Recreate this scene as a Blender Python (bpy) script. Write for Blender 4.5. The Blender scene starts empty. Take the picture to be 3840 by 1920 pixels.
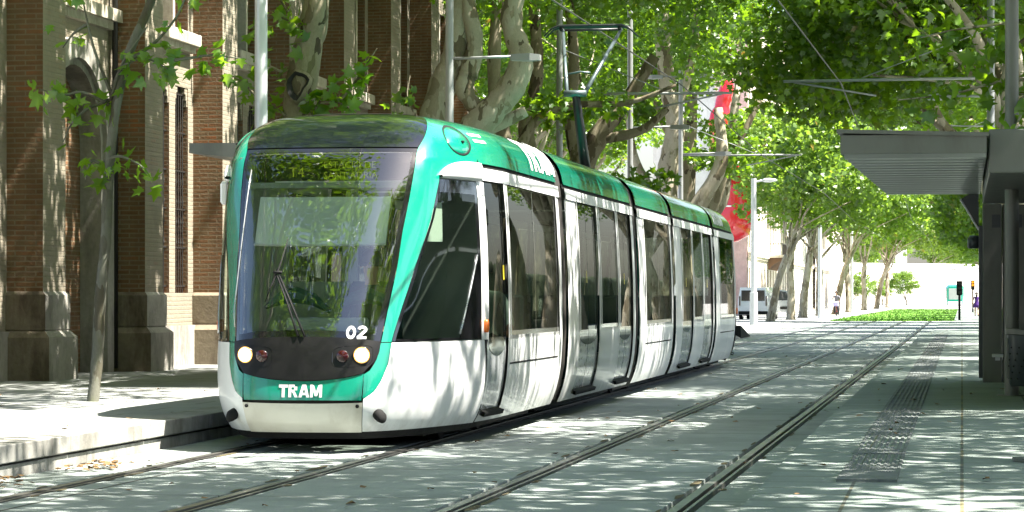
import bpy, math, random
import numpy as np
from mathutils import Vector, Matrix
R = math.radians
random.seed(7)
scene = bpy.context.scene
COL = scene.collection

# ---------------------------------------------------------------- helpers
class MB:
    """collects polygons and links them as one mesh object"""
    def __init__(s):
        s.v = []; s.f = []; s.m = []
    def face(s, pts, m=0):
        b = len(s.v); s.v += [tuple(p) for p in pts]; s.f.append(tuple(range(b, b+len(pts)))); s.m.append(m)
    def grid(s, rows, m=0, flip=False):
        b = len(s.v); n = len(rows[0])
        for r in rows: s.v += [tuple(p) for p in r]
        for i in range(len(rows)-1):
            for j in range(n-1):
                q = (b+i*n+j, b+i*n+j+1, b+(i+1)*n+j+1, b+(i+1)*n+j)
                s.f.append(q[::-1] if flip else q); s.m.append(m)
    def box(s, x0, x1, y0, y1, z0, z1, m=0, bev=0.0):
        if bev <= 0:
            b = len(s.v)
            s.v += [(x, y, z) for z in (z0, z1) for y in (y0, y1) for x in (x0, x1)]
            for q in ((0,2,3,1),(4,5,7,6),(0,1,5,4),(2,6,7,3),(0,4,6,2),(1,3,7,5)):
                s.f.append(tuple(b+i for i in q)); s.m.append(m)
        else:
            e = bev
            def ring(ins, z):
                a = ins
                return [(x0+a+e,y0+a,z),(x1-a-e,y0+a,z),(x1-a,y0+a+e,z),(x1-a,y1-a-e,z),(x1-a-e,y1-a,z),(x0+a+e,y1-a,z),(x0+a,y1-a-e,z),(x0+a,y0+a+e,z)]
            rs = [ring(e*.6, z0), ring(0, z0+e), ring(0, z1-e), ring(e*.6, z1)]
            s.loft(rs, m, True, True)
    def loft(s, rings, m=0, cap0=False, cap1=False, closed=True):
        b = len(s.v); n = len(rings[0])
        for r in rings: s.v += [tuple(p) for p in r]
        for i in range(len(rings)-1):
            for j in range(n if closed else n-1):
                k = (j+1) % n
                s.f.append((b+i*n+j, b+i*n+k, b+(i+1)*n+k, b+(i+1)*n+j)); s.m.append(m)
        if cap0: s.f.append(tuple(b+j for j in range(n))[::-1]); s.m.append(m)
        if cap1: s.f.append(tuple(b+(len(rings)-1)*n+j for j in range(n))); s.m.append(m)
    def tube(s, pts, rad, seg=8, m=0, cap=True):
        pts = [Vector(p) for p in pts]
        if not isinstance(rad, (list, tuple)): rad = [rad]*len(pts)
        rings = []; prev = None
        for i, p in enumerate(pts):
            d = (pts[min(i+1, len(pts)-1)] - pts[max(i-1, 0)])
            if d.length < 1e-9: d = Vector((0,0,1))
            d.normalize()
            if prev is None:
                a = Vector((1,0,0)) if abs(d.x) < .9 else Vector((0,1,0))
                x = (a - d*a.dot(d)).normalized()
            else:
                x = (prev - d*prev.dot(d)); x = x.normalized() if x.length > 1e-6 else prev
            prev = x; y = d.cross(x)
            rings.append([p + (x*math.cos(2*math.pi*k/seg) + y*math.sin(2*math.pi*k/seg))*rad[i] for k in range(seg)])
        s.loft(rings, m, cap, cap)
    def lathe(s, prof, seg=24, m=0, c=(0,0,0)):
        s.loft([[(c[0]+r*math.cos(2*math.pi*k/seg), c[1]+r*math.sin(2*math.pi*k/seg), c[2]+z) for k in range(seg)] for r, z in prof], m, True, True)
    def prism(s, poly, y0, y1, m=0, axis='y'):
        """poly of (x,z) pushed along y, or (y,z) pushed along x, or (x,y) pushed along z"""
        f = {'y': lambda p, t: (p[0], t, p[1]), 'x': lambda p, t: (t, p[0], p[1]), 'z': lambda p, t: (p[0], p[1], t)}[axis]
        s.loft([[f(p, y0) for p in poly], [f(p, y1) for p in poly]], m, True, True)
    def build(s, name, mats, parent=None, smooth=False, uv=True):
        me = bpy.data.meshes.new(name)
        me.from_pydata(s.v, [], s.f)
        if not isinstance(mats, (list, tuple)): mats = [mats]
        for k in mats: me.materials.append(k)
        if len(mats) > 1: me.polygons.foreach_set('material_index', s.m)
        if smooth: me.polygons.foreach_set('use_smooth', [True]*len(me.polygons))
        me.validate(); me.update()
        if uv: box_uv(me)
        if smooth == 'auto':
            me.set_sharp_from_angle(angle=R(35))
        o = bpy.data.objects.new(name, me); COL.objects.link(o)
        if parent: o.parent = parent
        return o

def box_uv(me):
    nl = len(me.loops)
    if nl == 0: return
    co = np.empty(len(me.vertices)*3, 'f'); me.vertices.foreach_get('co', co); co = co.reshape(-1, 3)
    vi = np.empty(nl, 'i'); me.loops.foreach_get('vertex_index', vi)
    no = np.empty(len(me.polygons)*3, 'f'); me.polygons.foreach_get('normal', no); no = np.abs(no.reshape(-1, 3))
    tot = np.empty(len(me.polygons), 'i'); me.polygons.foreach_get('loop_total', tot)
    ax = np.repeat(no.argmax(1), tot); p = co[vi]
    u = np.where(ax == 0, p[:, 1], p[:, 0]); v = np.where(ax == 2, p[:, 1], p[:, 2])
    l = me.uv_layers.new(name='UVMap'); l.data.foreach_set('uv', np.stack([u, v], 1).astype('f').ravel())

def tag(o, label=None, cat=None, group=None, kind=None):
    if label: o['label'] = label
    if cat: o['category'] = cat
    if group: o['group'] = group
    if kind: o['kind'] = kind
    return o
def empty(name, loc=(0,0,0), rz=0, label=None, cat=None, group=None):
    o = bpy.data.objects.new(name, None); COL.objects.link(o)
    o.location = loc; o.rotation_euler = (0, 0, rz); o.empty_display_size = .3
    return tag(o, label, cat, group)
def kids(o): return [c for c in bpy.data.objects if c.parent == o]
def copy_tree(o, parent=None):
    c = o.copy(); COL.objects.link(c)
    if parent: c.parent = parent
    for k in kids(o): copy_tree(k, c)
    return c

# ---------------------------------------------------------------- materials
def mat(name):
    m = bpy.data.materials.new(name); m.use_nodes = True
    nt = m.node_tree; nt.nodes.clear()
    out = nt.nodes.new('ShaderNodeOutputMaterial')
    return m, nt, out
def node(nt, typ, **kw):
    n = nt.nodes.new(typ)
    for k, v in kw.items():
        if k.startswith('i_'):
            n.inputs[k[2:].replace('_', ' ')].default_value = v
        else: setattr(n, k, v)
    return n
def ramp(nt, fac, stops):
    r = nt.nodes.new('ShaderNodeValToRGB'); cr = r.color_ramp
    while len(cr.elements) < len(stops): cr.elements.new(.5)
    for e, (p, c) in zip(cr.elements, stops):
        e.position = p; e.color = (*c, 1) if len(c) == 3 else c
    nt.links.new(fac, r.inputs[0]); return r.outputs[0]
def coords(nt, kind='Object', scale=(1,1,1)):
    t = nt.nodes.new('ShaderNodeTexCoord'); mp = nt.nodes.new('ShaderNodeMapping')
    mp.inputs['Scale'].default_value = scale
    nt.links.new(t.outputs[kind], mp.inputs[0]); return mp.outputs[0]
def noise(nt, vec, scale=5, detail=4, rough=.6):
    n = nt.nodes.new('ShaderNodeTexNoise'); n.inputs['Scale'].default_value = scale
    n.inputs['Detail'].default_value = detail; n.inputs['Roughness'].default_value = rough
    if vec is not None: nt.links.new(vec, n.inputs['Vector'])
    return n.outputs['Fac']
def mixc(nt, fac, a, b, mode='MIX'):
    m = nt.nodes.new('ShaderNodeMix'); m.data_type = 'RGBA'; m.blend_type = mode
    for idx, val in ((0, fac), (6, a), (7, b)):
        if hasattr(val, 'is_output') or isinstance(val, bpy.types.NodeSocket): nt.links.new(val, m.inputs[idx])
        elif idx == 0: m.inputs[0].default_value = val
        else: m.inputs[idx].default_value = (*val, 1)
    return m.outputs[2]
def bsdf(nt, out, col, rough=.6, metal=0, coat=0, spec=.5):
    b = nt.nodes.new('ShaderNodeBsdfPrincipled')
    if isinstance(col, bpy.types.NodeSocket): nt.links.new(col, b.inputs['Base Color'])
    else: b.inputs['Base Color'].default_value = (*col, 1)
    if isinstance(rough, bpy.types.NodeSocket): nt.links.new(rough, b.inputs['Roughness'])
    else: b.inputs['Roughness'].default_value = rough
    b.inputs['Metallic'].default_value = metal; b.inputs['Coat Weight'].default_value = coat
    b.inputs['Coat Roughness'].default_value = .06; b.inputs['Specular IOR Level'].default_value = spec
    nt.links.new(b.outputs[0], out.inputs[0]); return b
def bump(nt, b, h, strength=.3, dist=.02):
    n = nt.nodes.new('ShaderNodeBump'); n.inputs['Strength'].default_value = strength; n.inputs['Distance'].default_value = dist
    nt.links.new(h, n.inputs['Height']); nt.links.new(n.outputs[0], b.inputs['Normal'])
def plain(name, col, rough=.5, metal=0, coat=0, vary=.12, scale=3, spec=.5, dirt=None):
    m, nt, out = mat(name)
    v = coords(nt)
    f = noise(nt, v, scale, 5)
    lo = tuple(c*(1-vary) for c in col); hi = tuple(min(1, c*(1+vary)) for c in col)
    c = ramp(nt, f, [(.3, lo), (.7, hi)])
    if dirt:
        f2 = noise(nt, coords(nt, 'Object', (1.5, 1.5, .5)), 2.2, 6, .7)
        c = mixc(nt, ramp(nt, f2, [(.5, (0,0,0)), (.75, (1,1,1))]), c, dirt)
    rr = ramp(nt, noise(nt, v, scale*4, 3), [(.3, (max(0, rough-.06),)*3), (.7, (min(1, rough+.06),)*3)])
    bsdf(nt, out, c, rr, metal, coat, spec); return m

def brick_mat(name, cols, mortar, bw=.29, bh=.068, mort=.012, wash=None, stain=.6, kind='UV'):
    m, nt, out = mat(name)
    uv = coords(nt, kind)
    wob = noise(nt, uv, 1.3, 2)
    br = node(nt, 'ShaderNodeTexBrick', offset=.5)
    br.inputs['Scale'].default_value = 1; br.inputs['Brick Width'].default_value = bw; br.inputs['Row Height'].default_value = bh
    br.inputs['Mortar Size'].default_value = mort; br.inputs['Mortar Smooth'].default_value = .3; br.inputs['Bias'].default_value = 0
    br.inputs['Color1'].default_value = (0,0,0,1); br.inputs['Color2'].default_value = (1,1,1,1); br.inputs['Mortar'].default_value = (.5,.5,.5,1)
    dv = nt.nodes.new('ShaderNodeVectorMath'); dv.operation = 'ADD'
    sc = nt.nodes.new('ShaderNodeVectorMath'); sc.operation = 'SCALE'; sc.inputs['Scale'].default_value = .02
    cmb = nt.nodes.new('ShaderNodeCombineXYZ'); nt.links.new(wob, cmb.inputs[0]); nt.links.new(wob, cmb.inputs[1])
    nt.links.new(cmb.outputs[0], sc.inputs[0]); nt.links.new(uv, dv.inputs[0]); nt.links.new(sc.outputs[0], dv.inputs[1])
    nt.links.new(dv.outputs[0], br.inputs['Vector'])
    n2 = noise(nt, uv, 22, 3)
    t = mixc(nt, .25, br.outputs['Color'], n2); t = mixc(nt, .35, t, ramp(nt, noise(nt, uv, .9, 5, .7), [(.35, (0,0,0)), (.65, (1,1,1))]))
    c = ramp(nt, t, [(i/(len(cols)-1)*.9+.05, k) for i, k in enumerate(cols)])
    c = mixc(nt, br.outputs['Fac'], c, mortar)
    big = noise(nt, coords(nt, kind, (1, .35, 1)), 1.6, 6, .65)
    c = mixc(nt, ramp(nt, big, [(.42, (0,0,0)), (.72, (stain,)*3)]), c, tuple(k*.55 for k in cols[0]))
    if wash:
        w = noise(nt, uv, 2.6, 6, .7)
        c = mixc(nt, ramp(nt, w, [(.3, (.35,)*3), (.65, (.85,)*3)]), c, wash)
    b = bsdf(nt, out, c, .9, spec=.15)
    hm = nt.nodes.new('ShaderNodeMath'); hm.operation = 'SUBTRACT'; nt.links.new(n2, hm.inputs[0]); nt.links.new(br.outputs['Fac'], hm.inputs[1])
    bump(nt, b, hm.outputs[0], .6, .015)
    return m

def stone_mat(name, col, dark, scale=1.2, rough=.85, joints=None):
    m, nt, out = mat(name)
    v = coords(nt, 'Object')
    f = noise(nt, v, scale, 8, .65); g = noise(nt, v, scale*14, 4); h = noise(nt, coords(nt, 'Object', (2, 2, .6)), scale*.9, 5, .7)
    c = ramp(nt, f, [(.3, tuple(k*.8 for k in col)), (.65, tuple(min(1, k*1.15) for k in col))])
    c = mixc(nt, ramp(nt, h, [(.48, (0,0,0)), (.62, (.8,.8,.8))]), c, dark)
    c = mixc(nt, .25, c, g, 'OVERLAY')
    b = bsdf(nt, out, c, rough, spec=.2); bump(nt, b, g, .35, .02); return m

def paving_mat(name, col, joint, w, h, mort=.006, offset=0.0, dirtcol=None, vary=.13, rot=0, fine=60):
    m, nt, out = mat(name)
    v = coords(nt, 'Object')
    if rot:
        v.node.inputs['Rotation'].default_value = (0, 0, rot)
    br = node(nt, 'ShaderNodeTexBrick', offset=offset)
    br.inputs['Scale'].default_value = 1; br.inputs['Brick Width'].default_value = w; br.inputs['Row Height'].default_value = h
    br.inputs['Mortar Size'].default_value = mort; br.inputs['Mortar Smooth'].default_value = .2
    br.inputs['Color1'].default_value = (0,0,0,1); br.inputs['Color2'].default_value = (1,1,1,1)
    nt.links.new(v, br.inputs['Vector'])
    f = noise(nt, v, .8, 7, .65); g = noise(nt, v, fine, 3); st = noise(nt, v, 2.4, 6, .72)
    c = ramp(nt, f, [(.3, tuple(k*(1-vary) for k in col)), (.7, tuple(k*(1+vary) for k in col))])
    c = mixc(nt, ramp(nt, br.outputs['Color'], [(0, (0,0,0)), (1, (.10,.10,.10))]), c, tuple(k*.6 for k in col))
    c = mixc(nt, ramp(nt, st, [(.50, (0,0,0)), (.72, (.55,.55,.55))]), c, tuple(k*.58 for k in col))
    c = mixc(nt, .3, c, g, 'OVERLAY')
    if dirtcol:
        d = noise(nt, v, 1.1, 4)
        jc = mixc(nt, ramp(nt, d, [(.45, (0,0,0)), (.6, (1,1,1))]), joint, dirtcol)
    else: jc = joint
    c = mixc(nt, br.outputs['Fac'], c, jc)
    b = bsdf(nt, out, c, .82, spec=.25); bump(nt, b, g, .12, .01); return m

def leaf_mat(name, dark, light, trans):
    m, nt, out = mat(name)
    g = nt.nodes.new('ShaderNodeNewGeometry')
    c = ramp(nt, g.outputs['Random Per Island'], [(0, dark), (.5, tuple((a+b)/2 for a, b in zip(dark, light))), (.97, light), (1, (.22,.10,.02))])
    d = nt.nodes.new('ShaderNodeBsdfDiffuse'); nt.links.new(c, d.inputs[0])
    t = nt.nodes.new('ShaderNodeBsdfTranslucent')
    tc = mixc(nt, .75, c, trans); nt.links.new(tc, t.inputs[0])
    gl = nt.nodes.new('ShaderNodeBsdfGlossy'); gl.inputs['Roughness'].default_value = .38; gl.inputs[0].default_value = (.9,.95,.9,1)
    a = nt.nodes.new('ShaderNodeMixShader'); a.inputs[0].default_value = .5
    nt.links.new(d.outputs[0], a.inputs[1]); nt.links.new(t.outputs[0], a.inputs[2])
    s = nt.nodes.new('ShaderNodeMixShader'); s.inputs[0].default_value = .05
    nt.links.new(a.outputs[0], s.inputs[1]); nt.links.new(gl.outputs[0], s.inputs[2])
    nt.links.new(s.outputs[0], out.inputs[0]); return m

def bark_mat(name, pale, mid, dark, green=.3):
    m, nt, out = mat(name)
    v = coords(nt, 'Object', (1, 1, .45))
    wv = nt.nodes.new('ShaderNodeVectorMath'); wv.operation = 'ADD'
    nn = nt.nodes.new('ShaderNodeTexNoise'); nn.inputs['Scale'].default_value = 6; nt.links.new(v, nn.inputs['Vector'])
    sc = nt.nodes.new('ShaderNodeVectorMath'); sc.operation = 'SCALE'; sc.inputs['Scale'].default_value = .35
    nt.links.new(nn.outputs['Color'], sc.inputs[0]); nt.links.new(v, wv.inputs[0]); nt.links.new(sc.outputs[0], wv.inputs[1])
    vo = nt.nodes.new('ShaderNodeTexVoronoi'); vo.inputs['Scale'].default_value = 5.5; nt.links.new(wv.outputs[0], vo.inputs['Vector'])
    sep = nt.nodes.new('ShaderNodeSeparateColor'); nt.links.new(vo.outputs['Color'], sep.inputs[0])
    c = ramp(nt, sep.outputs[0], [(0, dark), (.22, mid), (.45, pale), (.75, tuple(k*.86 for k in pale)), (1, tuple((a*.6+b*.4) for a, b in zip(mid, pale)))])
    f = noise(nt, v, 3, 6, .7)
    c = mixc(nt, ramp(nt, f, [(.5, (0,0,0)), (.7, (green,)*3)]), c, (.14,.16,.06))
    fi = noise(nt, v, 45, 4)
    c = mixc(nt, .25, c, fi, 'OVERLAY')
    b = bsdf(nt, out, c, .85, spec=.15); bump(nt, b, mixc(nt, .5, sep.outputs[0], fi), .4, .02); return m

def glass_mat(name, tint, refl=1.0, f0=.06, rough=.0, mul=1.4, wav=.06):
    m, nt, out = mat(name)
    t = nt.nodes.new('ShaderNodeBsdfTransparent'); t.inputs[0].default_value = (*tint, 1)
    g = nt.nodes.new('ShaderNodeBsdfGlossy'); g.inputs['Roughness'].default_value = rough; g.inputs[0].default_value = (refl,)*3+(1,)
    lw = nt.nodes.new('ShaderNodeFresnel'); lw.inputs['IOR'].default_value = 1.52
    geo = nt.nodes.new('ShaderNodeNewGeometry'); 
    mx = nt.nodes.new('ShaderNodeMath'); mx.operation = 'MULTIPLY_ADD'; mx.inputs[1].default_value = mul; mx.inputs[2].default_value = f0; mx.use_clamp = True
    nt.links.new(lw.outputs[0], mx.inputs[0])
    # slight waviness of laminated panes
    nz = nt.nodes.new('ShaderNodeTexNoise'); nz.inputs['Scale'].default_value = 1.7
    tc = nt.nodes.new('ShaderNodeTexCoord'); nt.links.new(tc.outputs['Object'], nz.inputs['Vector'])
    bp = nt.nodes.new('ShaderNodeBump'); bp.inputs['Strength'].default_value = wav; bp.inputs['Distance'].default_value = .1
    nt.links.new(nz.outputs['Fac'], bp.inputs['Height']); nt.links.new(bp.outputs[0], g.inputs['Normal'])
    s = nt.nodes.new('ShaderNodeMixShader')
    nt.links.new(mx.outputs[0], s.inputs[0]); nt.links.new(t.outputs[0], s.inputs[1]); nt.links.new(g.outputs[0], s.inputs[2])
    nt.links.new(s.outputs[0], out.inputs[0]); return m
def emit_mat(name, col, st):
    m, nt, out = mat(name)
    e = nt.nodes.new('ShaderNodeEmission'); e.inputs[0].default_value = (*col, 1); e.inputs[1].default_value = st
    nt.links.new(e.outputs[0], out.inputs[0]); return m

M = {}
def grimy(name, col, grime, rough, coat):
    m, nt, out = mat(name); v = coords(nt)
    sx = nt.nodes.new('ShaderNodeSeparateXYZ'); nt.links.new(v, sx.inputs[0])
    n = noise(nt, coords(nt, 'Object', (3, 3, .8)), 2.5, 6, .7)
    a = nt.nodes.new('ShaderNodeMath'); a.operation = 'MULTIPLY_ADD'; a.inputs[1].default_value = -1.5; nt.links.new(sx.outputs[2], a.inputs[0]); nt.links.new(n, a.inputs[2])
    f = ramp(nt, a.outputs[0], [(.0, (.04,.04,.04)), (.42, (.75,.75,.75))])
    c = mixc(nt, f, col, grime)
    f2 = noise(nt, v, 1.3, 4); c = mixc(nt, ramp(nt, f2, [(.4, (0,0,0)), (.7, (.35,.35,.35))]), c, tuple(k*.88 for k in col))
    bsdf(nt, out, c, ramp(nt, f, [(0, (rough,)*3), (1, (rough+.25,)*3)]), 0, coat); return m
M['green'] = plain('tram_green_paint', (.003,.225,.145), .22, 0, 1.0, .05, 1.5)
M['white'] = grimy('tram_white_paint', (.75,.76,.755), (.40,.385,.35), .36, .35)
M['cream'] = plain('tram_bumper_paint', (.60,.57,.50), .4, 0, .4, .05, 2, dirt=(.48,.44,.36))
M['black_gloss'] = plain('black_gloss', (.005,.005,.006), .1, 0, .8, .1)
M['mask'] = plain('dark_lamp_mask', (.004,.0035,.0035), .45, 0, .05, .1, spec=.3)
M['hood'] = plain('dark_roof_hood', (.003,.004,.007), .12, 0, .5, .1)
M['rubber'] = plain('rubber', (.012,.012,.012), .8, spec=.2)
M['bellows'] = plain('bellows_fabric', (.028,.025,.022), .7)
M['under'] = plain('dark_underframe', (.015,.014,.013), .8)
M['door_grey'] = plain('door_grey', (.40,.42,.43), .3, 0, .7, .05)
M['interior'] = plain('interior_panel', (.30,.34,.31), .6)
M['floor_in'] = plain('interior_floor', (.07,.08,.08), .7)
M['seat'] = plain('seat_fabric', (.015,.06,.06), .7)
M['blind'] = plain('sun_blind', (.86,.93,.87), .8, 0, 0, .03)
M['glass'] = glass_mat('side_glass', (.29,.335,.28), .85, .015, .0, .55, 0)
M['cab_glass'] = glass_mat('cab_glass', (.62,.70,.62), .9, .02, .0, .55, 0)
M['screen'] = glass_mat('windscreen_glass', (.92,.97,.93), 1.0, .10, .0, 1.3)
M['metal'] = plain('brushed_metal', (.52,.53,.54), .3, .9)
M['pole'] = plain('painted_pole_grey', (.27,.28,.28), .42, .25, .2, .08)
M['pole_light'] = plain('galvanised_pole', (.52,.54,.55), .35, .3, .2, .08)
M['panto'] = plain('pantograph_grey', (.10,.13,.14), .35, .5)
M['panto_black'] = plain('pantograph_black', (.010,.011,.013), .4)
M['lamp_on'] = emit_mat('headlight_on', (1, .90, .70), 4)
M['lamp_rim'] = emit_mat('headlight_rim_glow', (1, .50, .12), .55)
M['red_lens'] = plain('red_lens', (.035,.002,.004), .15, 0, .6)
M['amber_lens'] = plain('amber_lens', (.75,.16,.015), .25, 0, .5)
M['amber_on'] = emit_mat('amber_signal_on', (1, .30, .02), .5)
M['led'] = emit_mat('led_letters', (.50, .62, .06), .06)
M['letter'] = plain('white_lettering', (.80,.80,.80), .4)
M['yellow'] = plain('yellow_sticker', (.75,.60,.03), .5)
M['wire'] = plain('copper_wire_dark', (.03,.028,.025), .5)
M['shelter'] = plain('shelter_grey', (.135,.140,.125), .45, .2, .1, .08, 1.2, dirt=(.10,.10,.085))
M['shelter_slat'] = plain('shelter_slats', (.40,.42,.41), .42, .25, .2, .06)
M['shelter_dark'] = plain('shelter_dark', (.045,.055,.060), .35, .2)
M['rail'] = plain('rail_steel', (.24,.235,.225), .36, .9, 0, .25, 8)
M['debris'] = stone_mat('groove_debris', (.11,.092,.052), (.04,.036,.025), 8)
M['track'] = paving_mat('track_concrete', (.255,.285,.27), (.07,.07,.062), 6.0, 3.0, .018, 0, vary=.20)
M['slab'] = paving_mat('light_slab', (.255,.265,.255), (.07,.07,.062), 1.2, .8, .012, .5, (.22,.20,.15))
M['kerb'] = stone_mat('kerb_stone', (.29,.285,.26), (.15,.14,.12), .9)
M['tile'] = paving_mat('platform_tile', (.225,.262,.24), (.09,.10,.09), .62, .42, .011, .0, (.19,.165,.09))
M['tactile'] = stone_mat('tactile_concrete', (.165,.18,.175), (.12,.13,.125), 2.0)
M['ground'] = stone_mat('pale_ground', (.44,.43,.41), (.36,.35,.33), .2)
M['grass'] = plain('grass_green', (.085,.20,.012), .8, 0, 0, .5, 1.2)
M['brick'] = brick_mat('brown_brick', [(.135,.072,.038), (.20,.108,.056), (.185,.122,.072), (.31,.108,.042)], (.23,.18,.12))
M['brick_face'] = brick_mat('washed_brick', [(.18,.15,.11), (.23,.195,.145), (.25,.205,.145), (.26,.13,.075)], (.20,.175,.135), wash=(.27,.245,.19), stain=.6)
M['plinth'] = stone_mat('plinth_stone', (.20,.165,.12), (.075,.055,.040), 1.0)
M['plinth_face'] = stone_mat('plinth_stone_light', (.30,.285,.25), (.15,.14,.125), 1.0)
M['sill'] = stone_mat('sill_stone', (.42,.38,.31), (.25,.22,.17), 1.4)
M['door_dark'] = plain('old_door', (.020,.022,.028), .5)
M['pane'] = plain('dark_window_pane', (.012,.014,.016), .08, 0, .5)
M['iron'] = plain('iron_grille', (.03,.028,.026), .5, .4)
M['stucco'] = stone_mat('cream_stucco', (.66,.60,.50), (.52,.46,.38), .5)
M['stucco_w'] = stone_mat('white_stucco', (.72,.70,.66), (.60,.58,.53), .5)
M['pink'] = stone_mat('pink_stucco', (.70,.47,.44), (.56,.36,.33), .7)
M['shutter'] = plain('brown_shutter', (.16,.085,.045), .6)
M['red'] = plain('red_inflatable', (.62,.010,.022), .22, 0, .9, .05)
M['van_white'] = plain('van_white', (.78,.78,.77), .3, 0, .9, .03)
M['skin'] = plain('skin', (.42,.24,.16), .6)
M['hair'] = plain('dark_hair', (.02,.014,.010), .5)
M['leaf_a'] = leaf_mat('plane_leaf', (.014,.046,.003), (.070,.155,.008), (.27,.48,.010))
M['leaf_b'] = leaf_mat('plane_leaf_fresh', (.024,.078,.004), (.100,.205,.010), (.34,.56,.012))
M['leaf_far'] = leaf_mat('plane_leaf_far', (.034,.078,.008), (.12,.21,.022), (.33,.52,.04))
M['bark'] = bark_mat('plane_bark', (.40,.36,.28), (.22,.185,.125), (.09,.072,.048))
M['bark_dark'] = bark_mat('plane_bark_dark', (.27,.235,.17), (.14,.115,.075), (.055,.043,.030), .45)
M['bark_young'] = bark_mat('young_plane_bark', (.145,.145,.115), (.105,.105,.08), (.07,.06,.04), .5)
M['litter'] = plain('dead_leaf', (.15,.085,.03), .8, 0, 0, .4, 9)
M['hedge'] = plain('dark_hedge', (.022,.040,.012), .9, 0, 0, .5, 6)
def cloth(n, c): return plain('cloth_'+n, c, .85, 0, 0, .12, 12)
# ================================================================ the tram
TX, TY, LT = -5.63, 22.9, 32.5
HWT = [(.11,1.14),(.2,1.20),(.35,1.26),(.6,1.31),(.95,1.33),(1.5,1.325),(2.0,1.305),(2.45,1.275),(2.58,1.26),(2.62,1.25),(2.75,1.22),(2.9,1.12),(2.98,1.0),(3.03,.85),(3.07,.6),(3.09,.02)]
NT = [(.11,.22),(.2,.13),(.3,.05),(.45,0),(.6,.02),(.75,.05),(.97,.11),(1.5,.36),(2.0,.62),(2.4,.86),(2.68,1.08),(2.8,1.22),(2.9,1.38),(2.97,1.54),(3.02,1.72),(3.06,2.0),(3.09,2.6)]
PP = [0,.12,.22,.29,.35,.41,.47,.56,.68,.79,.90,1.0]
SGM = [0,.2,.35,.43,.5,.56,.62,.70,.79,.88,.955,1.0]
DA = [0,.012,.05,.10,.19,.30,.45,.70,1.08,1.53,2.0,2.8]
DB = [0,.007,.025,.04,.06,.085,.115,.18,.42,.85,1.35,2.0]
def pchip(xs, ys):
    n = len(xs); h = [xs[i+1]-xs[i] for i in range(n-1)]; dl = [(ys[i+1]-ys[i])/h[i] for i in range(n-1)]
    m = [dl[0]]+[0 if dl[i-1]*dl[i] <= 0 else 3*(h[i-1]+h[i])/((2*h[i]+h[i-1])/dl[i-1]+(h[i]+2*h[i-1])/dl[i]) for i in range(1, n-1)]+[dl[-1]]
    def f(x):
        if x <= xs[0]: return ys[0]
        if x >= xs[-1]: return ys[-1]
        i = 0
        while x > xs[i+1]: i += 1
        t = (x-xs[i])/h[i]
        return (2*t**3-3*t*t+1)*ys[i]+(t**3-2*t*t+t)*h[i]*m[i]+(-2*t**3+3*t*t)*ys[i+1]+(t**3-t*t)*h[i]*m[i+1]
    return f
fS, fA, fB = pchip(PP, SGM), pchip(PP, DA), pchip(PP, DB)
fH = pchip([a for a, _ in HWT], [b for _, b in HWT]); fN = pchip([a for a, _ in NT], [b for _, b in NT])
def surf(q, z):
    a = min(abs(q), 1); b = min(max((z-1)/1.6, 0), 1)
    v = fH(z)*fS(a); u = fN(z)+(1-b)*fA(a)+b*fB(a)+max(0, abs(q)-1)
    return math.copysign(v, q), u
def PQ(q, z, off=0.0):
    v, u = surf(q, z)
    p = Vector((v, u, z))
    if off:
        e = .004
        zz = min(max(z, .115), 3.08)
        a, b = surf(q+e, zz), surf(q-e, zz); c, d = surf(q, zz+e), surf(q, zz-e)
        n = Vector((a[0]-b[0], a[1]-b[1], 0)).cross(Vector((c[0]-d[0], c[1]-d[1], 2*e)))
        if n.length > 1e-9: p += n.normalized()*off
    return p
def q_of(u, z):
    """|q| of the station u at height z on the nose"""
    b = min(max((z-1)/1.6, 0), 1)
    n = fN(z); full = n+(1-b)*DA[-1]+b*DB[-1]
    if u >= full: return 1+u-full
    lo, hi = 0, 1
    for _ in range(22):
        mid = (lo+hi)/2
        if n+(1-b)*fA(mid)+b*fB(mid) < u: lo = mid
        else: hi = mid
    return lo
def PS(u, z, side=1, off=0.0):
    q = q_of(min(u, LT-u), z)
    p = PQ(q, z, off)
    y = p.y if u <= LT/2 else LT-p.y
    return Vector((side*p.x, y, p.z))
def qpatch(mb, fL, fR, z0, z1, nz=24, nq=12, m=0, off=0.0, mirror=True):
    """patch between the curves q=fL(z) and q=fR(z); mirrored to the left side too"""
    for sgn in ((1, -1) if mirror else (1,)):
        rows = []
        for i in range(nz+1):
            z = z0+(z1-z0)*i/nz; a, b = fL(z), fR(z)
            rows.append([PQ(sgn*(a+(b-a)*j/nq), z, off) for j in range(nq+1)])
        mb.grid(rows, m, flip=(sgn < 0))
def zpatch(mb, fB_, fT, q0, q1, nq=24, nz=10, m=0, off=0.0):
    rows = []
    for i in range(nz+1):
        rows.append([PQ(q, fB_(q)+(fT(q)-fB_(q))*i/nz, off) for q in [q0+(q1-q0)*j/nq for j in range(nq+1)]])
    mb.grid(rows, m)
def spatch(mb, u0, u1, z0, z1, sides=(1, -1), m=0, off=0.0, nu=None, zs=None):
    nu = nu or max(1, int((u1-u0)/(.15 if min(u0, LT-u1) < 3 else 1.2)))
    if zs is None:
        n = max(1, int((z1-z0)/.12)); zs = [z0+(z1-z0)*i/n for i in range(n+1)]
    for sd in sides:
        rows = [[PS(u0+(u1-u0)*j/nu, z, sd, off) for j in range(nu+1)] for z in zs]
        mb.grid(rows, m, flip=(sd < 0))
def lin(tab): return lambda z: float(np.interp(z, [a for a, _ in tab], [b for _, b in tab]))
fM = lin([(.46,.272),(.69,.268),(.72,.30),(.81,.325),(.96,.34),(1.3,.368),(1.63,.398),(1.93,.416),(2.25,.448),(2.66,.485),(2.70,.495),(2.83,.552),(2.95,.60),(3.02,.64),(3.09,.70)])
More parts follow.
